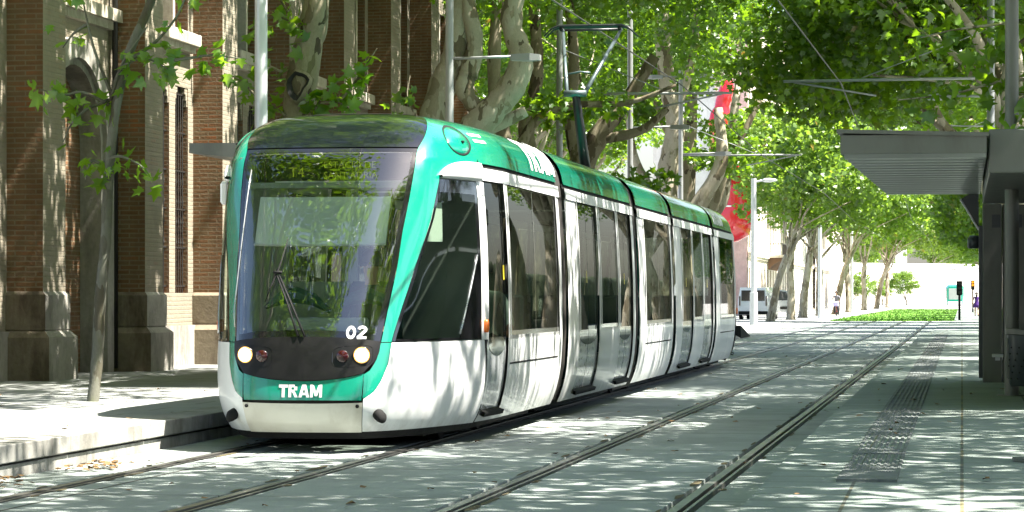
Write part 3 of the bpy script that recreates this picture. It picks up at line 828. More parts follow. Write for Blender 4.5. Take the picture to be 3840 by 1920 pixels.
b = MB(); b.grid([[(x, y, -.004) for x in (-60, -30, -13, -7.02)] for y in (88, 120, 150, 220, 330)]); tag(b.build('left_pavement', M['slab']), kind='structure')
b = MB(); b.grid([[(x, y, -.02) for x in (-60, -30, -13)] for y in (66, 88)]); tag(b.build('square', M['slab']), kind='structure')
# right platform, ramped at both ends
def zr(y): return float(np.interp(y, [-14, 3, 19, 78, 110, 400], [.06, .12, .31, .31, .015, .015]))
b = MB(); ys_ = [-14, 3, 11, 19, 40, 60, 78, 94, 110, 200, 330]
b.grid([[(x, y, zr(y)) for x in (-1.135, 2, 8, 14)] for y in ys_]); b.grid([[(-1.135, y, z*zr(y)-.05*(1-z)) for y in ys_] for z in (1, 0)])
tag(b.build('right_platform', M['tile']), kind='structure')
tb = MB(); y = 16.0; k = 0
while y < 76:
    e = y+2.35
    tb.box(-.725, -.375, y, e, zr(y)-.02, (zr(y)+zr(e))/2+.003)
    for i in range(8):
        x = -.712+i*.0445
        tb.loft([[(x, yy_, zr(yy_)+.002), (x+.006, yy_, zr(yy_)+.008), (x+.021, yy_, zr(yy_)+.008), (x+.027, yy_, zr(yy_)+.002)] for yy_ in (y+.02, (y+e)/2, e-.02)], 0, True, True)
    y = e+.02
tag(tb.build('tactile_strip', M['tactile']), kind='structure')
# grassed track further on
b = MB(); rng = np.random.default_rng(3)
rows = []
for i in range(90):
    y = 155.5+i*1.75; w = 1.0
    x0 = -7.4+(0 if i > 0 else .2); rows.append([(x0+(6.95)*j/16, y+rng.uniform(-.1, .1) if i else y, .0+rng.uniform(.005, .05)) for j in range(17)])
b.grid(rows)
for k in range(5200):
    x = rng.uniform(-7.4, -.45); y = 155.5+150*rng.random()**1.8; h = rng.uniform(.05, .14); a = rng.uniform(0, 3.14); dx, dy = .05*math.cos(a), .05*math.sin(a)
    b.face([(x-dx, y-dy, .01), (x+dx, y+dy, .01), (x+rng.uniform(-.04, .04), y, h)])
tag(b.build('track_grass', M['grass'], None, False), 'bright green grass growing between the rails past the platforms', 'grass', kind='stuff')
# fallen leaves
b = MB(); rng = np.random.default_rng(11)
for k in range(420):
    zone = rng.random(); y = 9+75*rng.random()**1.6
    if zone < .5: x = rng.uniform(-6.9, -1.2); z = .006
    elif zone < .8: x = rng.uniform(-1.0, 1.6); z = zr(y)+.004
    else: x = rng.uniform(-11.5, -7.1); y += 12; z = zp+.006
    s = rng.uniform(.018, .05); a0 = rng.uniform(0, 6.28)
    b.face([(x+s*rng.uniform(.5, 1)*math.cos(a0+t), y+s*rng.uniform(.6, 1.1)*math.sin(a0+t), z+rng.uniform(0, .02)) for t in (0, 1.2, 2.4, 3.6, 5.0)])
for cx, cy in ((-6.85, 18.6), (-6.72, 20.6)):
    for k in range(70):
        x = cx+rng.normal(0, .10); y = cy+rng.normal(0, .22); s = .03; a0 = rng.uniform(0, 6.28); z = .01+.05*max(0, 1-((x-cx)/.2)**2)*rng.random()
        b.face([(x+s*math.cos(a0+t), y+s*math.sin(a0+t), z+rng.uniform(0, .02)) for t in (0, 1.3, 2.6, 3.9, 5.2)])
tag(b.build('leaf_litter', M['litter'], None, False), 'small dry leaves and blossom strewn over the paving', 'leaves', kind='stuff')
# ================================================================ plane trees
LEAF = np.array([(0,.38),(0,0),(.20,-.04),(.50,.10),(.30,.27),(.58,.56),(.23,.54),(0,1.0),(-.23,.54),(-.58,.56),(-.30,.27),(-.50,.10),(-.20,-.04)], 'f')
LEAF3 = np.column_stack([LEAF[:, 0], LEAF[:, 1]-.0, -.22*np.abs(LEAF[:, 0])-.10*(LEAF[:, 1]-.4)**2]).astype('f')
LF = np.array([(0, i, i+1 if i < 12 else 1) for i in range(1, 13)], 'i')
FAR3 = np.array([(0,0,0),(.45,.45,-.08),(0,1,0),(-.45,.45,-.08)], 'f'); FF = np.array([(0,1,2),(0,2,3)], 'i')
def leaves_mesh(name, P, N, S, rng, mt, far=False):
    """one mesh of many leaves: positions, normals, sizes"""
    T, F = (FAR3, FF) if far else (LEAF3, LF)
    n = len(P); N = N/np.linalg.norm(N, axis=1)[:, None]
    a = rng.normal(size=(n, 3)); a[:, 2] -= .5
    Y = a-N*(a*N).sum(1)[:, None]; Y /= np.linalg.norm(Y, axis=1)[:, None]; X = np.cross(Y, N)
    V = (P[:, None, :]+S[:, None, None]*(T[None, :, 0, None]*X[:, None, :]+T[None, :, 1, None]*Y[:, None, :]+T[None, :, 2, None]*N[:, None, :])).reshape(-1, 3)
    Fx = (F[None]+(np.arange(n)*len(T))[:, None, None]).reshape(-1, 3)
    me = bpy.data.meshes.new(name); me.vertices.add(len(V)); me.vertices.foreach_set('co', V.astype('f').ravel())
    me.loops.add(Fx.size); me.loops.foreach_set('vertex_index', Fx.ravel().astype('i'))
    me.polygons.add(len(Fx)); me.polygons.foreach_set('loop_start', np.arange(0, Fx.size, 3, dtype='i')); me.polygons.foreach_set('loop_total', np.full(len(Fx), 3, 'i'))
    me.materials.append(mt); me.update(calc_edges=True); me.validate(); return me
def clumps(rng, centres, per, rad, size, flat=.6):
    P = []; 
    for c, k in zip(centres, per):
        d = rng.normal(size=(k, 3)); r = np.abs(rng.normal(0, 1, k))[:, None]; d /= np.linalg.norm(d, axis=1)[:, None]
        P.append(np.array(c)[None]+d*(rad*(.25+.75*rng.random((k, 1))**.6))*np.array([1, 1, flat])[None])
    P = np.concatenate(P); n = len(P)
    N = rng.normal(size=(n, 3))*.75; N[:, 2] += .75
    return P, N, size*rng.uniform(.6, 1.25, n)
def spray(rng, path, size, n):
    """leaves set along a thin drooping twig"""
    path = [np.array(p, float) for p in path]; P = []
    for k in range(n):
        t = rng.random()*(len(path)-1); i = min(int(t), len(path)-2); p = path[i]+(path[i+1]-path[i])*(t-i)
        P.append(p+rng.normal(0, .09, 3)+np.array([0, 0, -.05]))
    P = np.array(P); N = rng.normal(size=(n, 3))*.8; N[:, 2] += .45; N[:, 1] -= .35
    return P, N, size*rng.uniform(.6, 1.2, n)
def curve(pts, n=5):
    """Catmull-Rom through the points"""
    pts = [Vector(p) for p in pts]; q = [pts[0]*2-pts[1]]+pts+[pts[-1]*2-pts[-2]]; o = []
    for i in range(1, len(q)-2):
        for k in range(n):
            t = k/n; a, b_, c, d = q[i-1], q[i], q[i+1], q[i+2]
            o.append(.5*((2*b_)+(c-a)*t+(2*a-5*b_+4*c-d)*t*t+(3*b_-a-3*c+d)*t**3))
    return o+[pts[-1]]
def limb(mb, rng, pts, r0, r1, seg=9, n=5, knob=.07):
    c = curve(pts, n); L = len(c)
    rad = [(r0+(r1-r0)*i/(L-1))*(1+rng.uniform(-knob, knob)) for i in range(L)]
    mb.tube(c, rad, seg); return c
def make_crown(rng, c, R_, nclump, per, crad, size, hollow=.35, droop=0):
    cs = []
    while len(cs) < nclump:
        d = rng.normal(size=3); d /= np.linalg.norm(d); r = (hollow+(1-hollow)*rng.random())**.8
        p = np.array(c)+d*r*np.array(R_)
        cs.append(p)
    return cs
def tree_variant(seed, lean=(0, 0), crown_c=(0, 0, 8.8), R_=(4.4, 4.4, 3.6), nclump=62, per=150, crad=1.05, size=.19, trunk_r=.26, fork=3.4, mt='leaf_a', bark='bark', far=False, nl=5):
    """returns trunk mesh and crown mesh of one tree standing at the origin"""
    rng = np.random.default_rng(seed); cs = make_crown(rng, crown_c, R_, nclump, per, crad, size)
    b = MB(); fk = Vector((lean[0]*.5, lean[1]*.5, fork))
    limb(b, rng, [(0, 0, -.12), (lean[0]*.12+rng.normal(0, .04), lean[1]*.12, fork*.33), (lean[0]*.3+rng.normal(0, .06), lean[1]*.3, fork*.7), fk], trunk_r*1.12, trunk_r*.82, 12)
    b.v[:12] = [((x)*1.35, (y)*1.35, z) for x, y, z in b.v[:12]]
    idx = rng.permutation(len(cs))[:nl]; ends = []
    for k in range(nl):
        e = Vector(cs[idx[k]]); e = fk+(e-fk)*.8
        mid = fk+(e-fk)*.45+Vector((rng.normal(0, .35), rng.normal(0, .35), .35))
        pth = limb(b, rng, [fk-Vector((0, 0, .25)), fk+(mid-fk)*.45+Vector((rng.normal(0, .15), rng.normal(0, .15), .1)), mid, e], trunk_r*(.45 if far else .6), trunk_r*.14, 8)
        ends += pth[4:]
    if not far:
        for c in cs[::2]:
            c = Vector(c); j = min(ends, key=lambda p: (p-c).length); limb(b, rng, [j, (j+c)/2+Vector((rng.normal(0, .15), rng.normal(0, .15), .12)), c], trunk_r*.14, .015, 5, 3)
    o = b.build('trunk', M[bark], None, True)
    P, N, S = clumps(rng, cs, [max(8, int(per*rng.uniform(.6, 1.4))) for _ in cs], crad, size)
    return o, leaves_mesh('crown', P, N, S, rng, M[mt], far)
def plant(name, trunk, crown_me, loc, rz, label, group=None, scale=1.0):
    t = empty(name, loc, rz, label, 'tree', group); t.scale = (scale,)*3
    trunk.parent = t; c = bpy.data.objects.new('crown', crown_me); COL.objects.link(c); c.parent = t; return t
def again(t, loc, rz, label, group=None, scale=1.0):
    c = copy_tree(t); c.location = loc; c.rotation_euler = (0, 0, rz); c.scale = (scale,)*3; c['label'] = label
    if group: c['group'] = group
    elif 'group' in c: del c['group']
    return c

def custom_tree(name, base, limbs, bark, crown, sprays, label, seed, mt='leaf_b', extra=None, leaf=.20, group=None):
    """a tree whose trunk and limbs follow the photo; limbs in metres from the base"""
    rng = np.random.default_rng(seed); t = empty(name, base, 0, label, 'tree', group)
    b = MB()
    for pts, r0, r1, kn in limbs: limb(b, rng, pts, r0, r1, 14, 6, kn)
    arrs = []
    for path in sprays:
        pth, n = path[:-1], path[-1]
        limb(b, rng, pth, .022, .006, 5, 4)
        arrs.append(spray(rng, [tuple(v) for v in curve(pth, 4)], leaf, n))
    for (c, R_, ncl, per, crad) in crown:
        cs = make_crown(rng, c, R_, ncl, per, crad, .19)
        arrs.append(clumps(rng, cs, [per]*len(cs), crad, .19))
    tr = b.build('trunk', M[bark], t, True)
    if extra: extra(t, tr)
    P, N, S = (np.concatenate([a[i] for a in arrs]) for i in range(3))
    c = bpy.data.objects.new('crown', leaves_mesh('crown', P, N, S, rng, M[mt])); COL.objects.link(c); c.parent = t
    return t
GL = 'plane trees along the left platform'
# thin young tree at the near left
custom_tree('plane_tree', (-9.07, 27.7, .24), [([(0,0,-.1),(.03,.1,.5),(.06,.1,1.1),(.12,.1,1.7),(.15,.1,2.3),(.20,.1,2.9),(.26,.1,3.25),(.38,.1,3.7),(.62,.15,4.3),(.85,.2,5.2),(.95,.3,6.6)], .064, .042, .05),
            ([(.19,.1,3.25),(.02,.0,3.75),(-.10,-.1,4.4)], .020, .008, .05), ([(.17,.1,3.2),(.35,0,3.6),(.62,-.05,3.95)], .018, .006, .05)], 'bark_young',
            [((1.2, .6, 8.4), (3.6, 4.6, 1.7), 64, 125, 1.05)],  # oversized crown added above the view to shade the left paving
            [((.16,.1,3.15),(-.1,0,3.28),(-.32,0,3.25),(-.58,0,3.32),24), ((.16,.1,3.2),(-.05,0,3.1),(-.2,-.05,2.95),(-.3,-.05,2.75),15), ((-.04,0,4.0),(-.2,0,3.9),(-.32,0,3.75),10),
             ((.2,.1,3.35),(.35,0,3.55),(.6,0,3.62),(.85,0,3.5),22), ((.4,0,3.6),(.7,0,3.8),(.95,0,4.1),(1.1,0,4.5),20), ((.85,0,3.6),(1.05,0,3.62),(1.3,.1,3.66),(1.6,.2,3.62),26),
             ((.11,.1,2.55),(.3,0,2.60),(.5,0,2.52),(.62,0,2.42),24), ((.10,.1,2.5),(0,0,2.55),(-.07,0,2.35),12), ((-.1,-.1,4.3),(-.3,-.1,4.5),(-.5,-.1,4.45),14)],
            'slim young plane tree with a leaning stem and a few leafy twigs at the left', 21, 'leaf_b', None, .16)
# thick tree with a hollow
def hollow(t, tr):
    b = MB(); rings = []
    for r, o in ((.24,.18),(.225,.27),(.19,.30),(.14,.28),(.115,.16),(.01,.12)):
        rings.append([(.13+r*(.66+.16*math.sin(2*a+1)+.10*math.sin(5*a))*math.cos(a), -o+.05*math.sin(a)+.03*math.sin(3*a), 4.02+r*(1.05+.15*math.sin(3*a+.5))*math.sin(a)) for a in [2*math.pi*k/20 for k in range(20)]])
    b.loft(rings[:3], 0); b.loft(rings[2:], 1); b.build('hollow_scar', [M['bark_dark'], M['under']], t, True)
custom_tree('plane_tree', (-9.1, 36.6, .24), [([(0,0,-.1),(-.05,0,1.2),(0,0,2.4),(.02,0,3.2),(.10,0,3.9),(.20,0,4.5),(.30,.05,5.0),(.36,.1,5.8),(.3,.2,7.0)], .27, .17, .08),
            ([(.25,0,4.75),(.36,-.1,5.0),(.40,-.1,5.25)], .16, .13, .10), ([(.3,.1,5.4),(-.4,.1,6.4),(-1.2,.2,7.4)], .12, .05, .06), ([(.3,.1,5.6),(1.2,.2,6.8),(2.0,.2,7.6)], .12, .05, .06)], 'bark_dark',
            [((.2, -.5, 9.0), (4.8, 5.2, 2.3), 84, 135, 1.05)],
            [((.28,-.1,4.6),(.0,-.2,4.9),(-.3,-.2,4.95),(-.55,-.2,4.8),26), ((-.1,-.2,4.2),(-.35,-.2,4.3),(-.5,-.25,4.2),16), ((-.05,-.2,3.6),(-.3,-.2,3.75),(-.5,-.25,3.6),20), ((.2,-.25,3.5),(.45,-.3,3.75),(.75,-.3,3.75),(1.0,-.3,3.55),34),
             ((.75,-.3,3.8),(.95,-.3,4.05),(1.15,-.3,4.35),(1.25,-.3,4.5),26), ((.3,-.3,3.55),(.5,-.3,3.85),(.75,-.3,4.1),26), ((.0,-.25,5.0),(-.15,-.3,5.3),(-.1,-.3,5.5),22), ((-.5,-.2,3.9),(-.7,-.2,4.1),(-.95,-.1,4.2),14), ((.9,-.3,3.6),(1.15,-.3,3.4),(1.3,-.3,3.5),22)],
            'thick dark plane tree trunk with a hollow scar, rising behind the tram roof front', 22, 'leaf_b', hollow, .19)
# the big twisted one
custom_tree('plane_tree', (-9.1, 47.4, .24), [([(0,0,-.1),(-.06,0,1.5),(-.05,0,2.6),(.05,0,3.4),(.15,0,3.8)], .46, .46, .06),
            ([(0,0,3.3),(-.12,0,4.1),(.0,.1,4.8),(.25,.1,5.4),(.32,.15,6.2),(.5,.2,7.6),(.3,.2,9)], .30, .17, .09),
            ([(.15,0,3.5),(.5,-.1,3.95),(.9,-.15,4.35),(1.25,-.1,4.75),(1.45,0,5.3),(1.25,.1,6.0),(1.45,.1,6.8),(1.9,.2,8.2)], .30, .15, .10),
            ([(.45,-.1,3.95),(.95,.1,4.15),(1.5,.2,4.4)], .16, .10, .05), ([(.5,-.05,5.0),(.62,0,5.6),(.5,0,6.4),(.62,.1,7.5)], .17, .10, .10), ([(.75,-.1,4.3),(.45,-.1,4.75),(.5,-.05,5.05)], .14, .17, .10)], 'bark',
            [((.3, 0, 9.7), (4.9, 5.2, 2.5), 90, 140, 1.05)],
            [((-.4,-.4,3.5),(-.6,-.4,4.0),(-.75,-.4,4.3),(-.7,-.4,4.6),22), ((-.5,-.4,3.4),(-.8,-.4,3.55),(-1.0,-.4,3.7),24), ((-.3,-.4,4.2),(-.5,-.5,4.6),(-.45,-.5,5.0),10), ((-.4,-.4,3.2),(-.55,-.4,3.0),(-.7,-.4,2.8),12)],
            'large pale plane tree with two thick twisted limbs rising behind the tram', 23, 'leaf_a', None, .20)
custom_tree('plane_tree', (-9.1, 54.6, .24), [([(0,0,-.1),(.05,0,1.8),(.0,0,3.2),(-.1,.1,4.4),(-.3,.1,5.6),(-.2,.1,7.4)], .22, .12, .08), ([(0,0,3.4),(.5,0,4.6),(1.3,.2,5.0),(2.4,.3,5.05),(3.4,.3,5.4)], .13, .03, .06)], 'bark_dark',
            [((.3, 0, 9.8), (4.6, 5.0, 2.8), 88, 140, 1.05), ((1.3, .5, 4.95), (1.1, 1.0, .4), 6, 70, .5)], [], 'brown plane tree with a bare limb reaching right over the first tram joint', 24, 'leaf_b', None, .18)
custom_tree('plane_tree', (-9.1, 61.6, .24), [([(0,0,-.1),(.05,0,1.4),(.0,0,2.6),(-.1,0,3.3)], .44, .42, .06), ([(-.1,0,2.9),(-.55,0,4.0),(-.75,.1,5.0),(-.5,.1,6.2),(-.6,.2,8)], .26, .12, .10), ([(0,0,2.9),(.45,0,3.9),(1.0,0,4.9),(1.5,.1,5.5),(2.2,.2,6.6)], .34, .12, .09),
            ([(.5,0,4.0),(.3,0,5.2),(.35,.1,6.6),(.2,.1,8.2)], .18, .10, .08), ([(.9,0,4.7),(1.9,0,4.9),(2.5,.1,5.4)], .14, .07, .08)], 'bark_dark',
            [((.4, 0, 10.0), (4.7, 5.0, 3.0), 90, 140, 1.05), ((1.7, .5, 3.5), (1.0, 1.2, .8), 8, 80, .6)], [], 'stout dark plane tree forking low behind the black pantograph arm', 25, 'leaf_a', None, .18)
custom_tree('plane_tree', (-9.1, 82.6, .1), [([(0,0,-.1),(.1,0,2.0),(.3,0,3.4),(.25,0,5.0),(.5,0,6.4),(.25,0,7.8),(.1,0,9.6),(.0,0,12)], .37, .22, .07), ([(.35,0,3.0),(1.3,0,4.2),(1.9,0,5.4),(1.8,.1,7)], .30, .14, .08), ([(.4,0,6.6),(1.0,0,8.4),(1.2,.1,10.4)], .16, .09, .06), ([(.1,0,4.0),(-.7,0,5.4),(-1.0,0,7.2)], .16, .08, .06)], 'bark',
            [((.3, 0, 10.6), (4.4, 4.4, 3.8), 70, 140, 1.1), ((-1.4, 0, 6.8), (1.2, 1.5, 1.1), 8, 80, .7), ((1.7, .5, 5.6), (.9, 1.2, .9), 5, 80, .6)], [], 'tall pale plane tree with a swollen trunk, seen between two lamp poles', 26, 'leaf_a', None, .18)
custom_tree('plane_tree', (-9.1, 90.0, .0), [([(0,0,-.1),(.1,0,2.4),(.15,0,5.0),(.25,0,8.0),(.15,0,11),(.2,0,14)], .30, .15, .06), ([(.1,0,3.0),(1.0,0,4.4),(1.6,0,6.0),(2.6,.2,8.0)], .22, .08, .06), ([(.1,0,5.8),(-.8,0,7.4),(-1.2,0,9.5)], .13, .06, .06)], 'bark_dark',
            [((.0, 0, 11.6), (3.8, 4.4, 3.6), 70, 140, 1.1), ((1.3, .5, 6.6), (.9, 1.2, .8), 5, 80, .6)], [], 'slender straight plane tree right of the twin lamp pole', 27, 'leaf_a', None, .18)
custom_tree('plane_tree', (-11.2, 98.5, .0), [([(0,0,-.1),(.5,0,1.6),(1.1,0,2.9),(1.2,0,3.9)], .32, .28, .08), ([(1.4,0,3.4),(2.6,0,4.8),(2.8,0,6.4),(3.2,.1,9)], .30, .12, .08), ([(1.3,0,3.2),(.8,0,5.0),(1.4,.1,7.4),(1.5,.1,10)], .26, .10, .08), ([(.9,0,2.4),(1.6,0,3.2),(2.3,0,4.6),(3.0,.1,7.2),(3.3,.1,9.0)], .15, .05, .05)], 'bark',
            [((.3, 0, 12.4), (3.2, 4.6, 3.0), 60, 140, 1.1), ((2.6, .4, 6.6), (1.2, 1.3, .8), 7, 80, .7)], [], 'leaning plane tree with curved limbs in front of the red inflatable', 28, 'leaf_b', None, .18)

# shared trees: right row overhanging the tracks, left row behind the camera, background
VAR = []
for k in range(4):
    t, c = tree_variant(100+k, ((-1.2, .6, -.5, .9)[k], 0), (-.9+.3*k, 0, 8.9), (5.6, 4.9, 3.4), 122, 140, 1.08, .19, .26, 3.5, 'leaf_a' if k % 2 else 'leaf_b', 'bark', False, 6)
    VAR.append((t, c))
GR = 'plane trees of the right hand row'
LR = 'plane tree of the right hand row, its dark leafy crown hanging over the tracks'
right = []
for i, y in enumerate([-13, -5, 3, 10, 17, 25, 33.5, 42, 50.5, 59, 67, 76, 86, 97, 108, 120, 133, 147]):
    k = i % 4; loc = (3.2+(.5, -.3, .2, .7)[k]+(2.7 if i == 5 else ((-1.9 if i < 14 else .6) if i > 8 else (1.4 if i in (2, 3) else 0))), y, 0); sc = (1.0, 1.06, .96, 1.1)[(i*3) % 4]*(.92 if i == 5 else (1.12 if i > 7 else 1)); rz = ((i*37) % 21-10)*.04+(0 if k != 3 else math.pi*.06)
    if i < 4: t = plant('plane_tree', VAR[k][0], VAR[k][1], loc, rz, LR, GR, sc); right.append(t)
    else: again(right[k], loc, rz, LR, GR, sc)
for i, y in enumerate([-12, -4, 4, 12, 20]):
    again(right[(i+1) % 4], ((-9.3, -9.8, -11.2, -11.0, -9.3)[i], y, .24), 2.4+i, 'plane tree of the left hand row standing nearer than the picture edge', 'near left plane trees', 1.08)
for i, (x, y, s, lab) in enumerate([(-16.5, 103, 1.25, 'tall leafy plane tree filling the gap left of the stout dark tree'), (-19, 116, 1.35, 'broad plane tree in the square behind the pantograph'), (-17.5, 110, 1.2, 'plane tree in the square behind the tall pale trunk'), (-22, 128, 1.5, 'plane tree deepest in the square behind the tram'), (-19.5, 134, 1.15, 'plane tree at the far edge of the square left of the red inflatable'), (-15.6, 88, 1.1, 'leafy plane tree just past the end of the brick building')]):
    again(right[i % 4], (x, y, 0), i*1.3+1, lab, None, s)
# far rows
FV = []
for k in range(3):
    FV.append(tree_variant(200+k, ((2.0, .2, .9)[k], 0), ((3.6, 1.4, 1.2)[k], 0, 9.2), (4.9, 5.2, 3.7), 78, 100, 1.15, .34, .22, 3.9, 'leaf_far', 'bark', True, 6))
far = []
labs = ['pale plane tree leaning right, first past the parked van', 'straight plane tree just behind the leaning pale one', 'stout plane tree with dark patchy bark behind the cyclist path', 'plane tree left of the cyclist', 'pair-limbed plane tree right of the cyclist', 'grey plane tree halfway down the far left row', 'dark plane tree at the near edge of the grass', 'dark slender plane tree beside the grassed track', 'last plane tree of the left row before the bright square']
for i, (x, y, k, rz, s) in enumerate([(-10.6, 153, 0, 0, .95), (-10.2, 165, 1, 1, 1.05), (-10.4, 181, 2, .3, 1.2), (-10.2, 199, 1, 2.2, 1.1), (-10, 219, 0, .3, 1.15), (-10, 246, 2, 2.0, 1.2), (-10, 284, 1, .9, 1.2), (-10, 325, 0, .2, 1.25), (-10, 375, 2, 1.7, 1.3)]):
    if i < 3: far.append(plant('plane_tree', FV[k][0], FV[k][1], (x, y, 0), rz, labs[i], None, s)); 
    else: again(far[(0, 1, 2)[k]], (x, y, 0), rz, labs[i], None, s)
for i, y in enumerate([163, 180, 199, 220, 244, 272, 305]):
    again(far[1], (3.6+(i % 2)*.6, y, -2.2), i*1.1+3.3, 'distant plane tree of the right hand row above the pedestrian', 'distant right hand plane trees', 1.0+.04*i)

# branch with large fresh leaves hanging in front of the shelter
custom_tree('plane_tree', (4.6, 31.5, 0), [([(0,0,-.1),(.05,0,1.8),(-.1,0,3.6),(-.2,0,5.2)], .26, .18, .06), ([(-.1,0,3.4),(-1.2,-.2,4.2),(-2.6,-.4,4.55),(-3.9,-.6,4.5)], .09, .02, .06), ([(-.1,0,3.3),(-1.6,-.3,3.7),(-3.0,-.5,3.75),(-4.1,-.6,3.6)], .07, .02, .06)], 'bark',
            [((1.2, 0, 8.4), (3.6, 4.2, 2.8), 50, 130, 1.05)],
            [((-3.6,-.5,4.5),(-4.2,-.6,4.4),(-4.7,-.7,4.33),(-5.05,-.7,4.25),46), ((-3.7,-.5,4.4),(-4.1,-.6,4.1),(-4.5,-.6,3.95),40), ((-3.6,-.5,3.8),(-4.2,-.6,3.75),(-4.7,-.7,3.62),(-5.3,-.8,3.55),44), ((-3.7,-.5,3.75),(-4.0,-.6,3.5),(-4.2,-.6,3.2),(-4.3,-.7,3.0),30),
             ((-3.8,-1.5,3.7),(-3.95,-2.4,3.35),(-4.05,-2.9,3.1),(-4.1,-3.1,2.85),34), ((-3.8,-.5,4.5),(-3.9,-.6,4.8),(-4.3,-.6,5.0),26), ((-3.4,-.4,4.2),(-3.7,-.5,3.9),(-3.9,-.5,3.4),34)],
            'plane tree whose fresh bright sprays of leaves hang before the shelter at the right edge', 31, 'leaf_b', None, .185)

custom_tree('plane_tree', (3.0, 64, 0), [([(0,0,-.1),(-.1,0,2.0),(-.3,0,3.8),(-.6,0,5.4)], .30, .22, .06), ([(-.4,0,4.4),(-2.2,0,6.2),(-4.2,.3,7.0),(-6.6,.2,7.4)], .17, .05, .07), ([(-.5,0,5.0),(-1.6,.8,7.4),(-3.0,1.0,9.2)], .15, .05, .07), ([(-1.6,0,5.6),(-3.0,-1.0,6.2),(-5.0,-1.6,6.4)], .09, .03, .06)], 'bark',
            [((-5.3, 0, 7.3), (3.0, 4.2, 1.9), 62, 140, 1.0), ((-2.2, 0, 8.6), (3.0, 4.0, 2.4), 40, 140, 1.0)], [],
            'plane tree whose long dense bough reaches over both tracks above the overhead boom', 41, 'leaf_a', None, .18)

custom_tree('plane_tree', (4.4, 121, 0), [([(0,0,-.1),(-.1,0,2.0),(-.3,0,3.8),(-.5,0,5.6)], .28, .20, .06), ([(-.3,0,4.0),(-2.0,0,5.4),(-4.0,.3,5.8)], .12, .04, .07)], 'bark',
            [((-3.9, 0, 5.3), (1.7, 4.5, 2.0), 50, 110, .85), ((-2.2, 0, 4.2), (1.2, 4.0, 1.9), 30, 110, .8), ((-.5, 0, 8.6), (4.2, 4.4, 2.6), 60, 120, 1.05)], [],
            'plane tree with a low dark crown hanging beside the shelter bracket', 43, 'leaf_a', None, .20)
# ================================================================ brick building on the left
bb = empty('brick_building', (-12.4, 50, 0), 0, 'old brown brick building with tall pilasters, stone plinths and an arched doorway', 'building')
bb.location = (0, 0, 0)
XF, XW, XR = -11.95, -12.45, -12.65          # pilaster front, bay wall, recess behind windows
PY = [29.9, 34.45, 39.0, 43.3, 47.8, 52.2, 56.65, 61.1, 65.75]; PW = .92; TOP = 14.5
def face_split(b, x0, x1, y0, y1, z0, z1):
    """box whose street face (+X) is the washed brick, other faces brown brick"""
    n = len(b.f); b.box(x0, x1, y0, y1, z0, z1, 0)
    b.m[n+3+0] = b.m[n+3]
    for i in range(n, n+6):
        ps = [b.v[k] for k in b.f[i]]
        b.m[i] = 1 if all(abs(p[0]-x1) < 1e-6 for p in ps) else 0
for y in PY:
    b = MB(); face_split(b, XW-.3, XF, y, y+PW, 1.38, TOP); b.build('pilaster', [M['brick'], M['brick_face']], bb)
    b = MB()
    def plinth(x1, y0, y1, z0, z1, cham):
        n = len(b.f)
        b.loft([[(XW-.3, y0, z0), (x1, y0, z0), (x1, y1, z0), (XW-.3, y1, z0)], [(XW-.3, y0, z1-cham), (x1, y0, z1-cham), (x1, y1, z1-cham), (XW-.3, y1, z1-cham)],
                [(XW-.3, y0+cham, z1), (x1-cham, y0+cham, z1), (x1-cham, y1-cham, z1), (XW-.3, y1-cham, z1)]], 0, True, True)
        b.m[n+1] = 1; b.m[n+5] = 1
    plinth(XF+.13, y-.13, y+PW+.13, .2, .92, .10); plinth(XF+.05, y-.05, y+PW+.05, .92, 1.44, .06)
    b.build('plinth', [M['plinth'], M['plinth_face']], bb)
def wall_with_openings(y0, y1, z0, z1, ops):
    """bay wall built round rectangular openings (ya, yb, za, zb)"""
    b = MB(); ycuts = sorted({y0, y1, *[o[0] for o in ops], *[o[1] for o in ops]}); zc = sorted({z0, z1, *[o[2] for o in ops], *[o[3] for o in ops]})
    for i in range(len(ycuts)-1):
        for j in range(len(zc)-1):
            ym, zm = (ycuts[i]+ycuts[i+1])/2, (zc[j]+zc[j+1])/2
            if not any(o[0] < ym < o[1] and o[2] < zm < o[3] for o in ops):
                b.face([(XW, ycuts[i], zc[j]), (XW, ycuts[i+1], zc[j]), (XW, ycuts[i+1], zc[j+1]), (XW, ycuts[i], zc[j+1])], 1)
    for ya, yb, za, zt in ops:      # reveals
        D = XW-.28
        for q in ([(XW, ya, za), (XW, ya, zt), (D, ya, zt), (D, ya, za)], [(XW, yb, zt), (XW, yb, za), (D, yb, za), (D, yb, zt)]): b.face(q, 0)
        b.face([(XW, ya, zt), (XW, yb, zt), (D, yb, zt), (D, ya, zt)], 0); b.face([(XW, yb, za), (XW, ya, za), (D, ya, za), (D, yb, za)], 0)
    return b.build('wall', [M['brick'], M['brick_face']], bb)
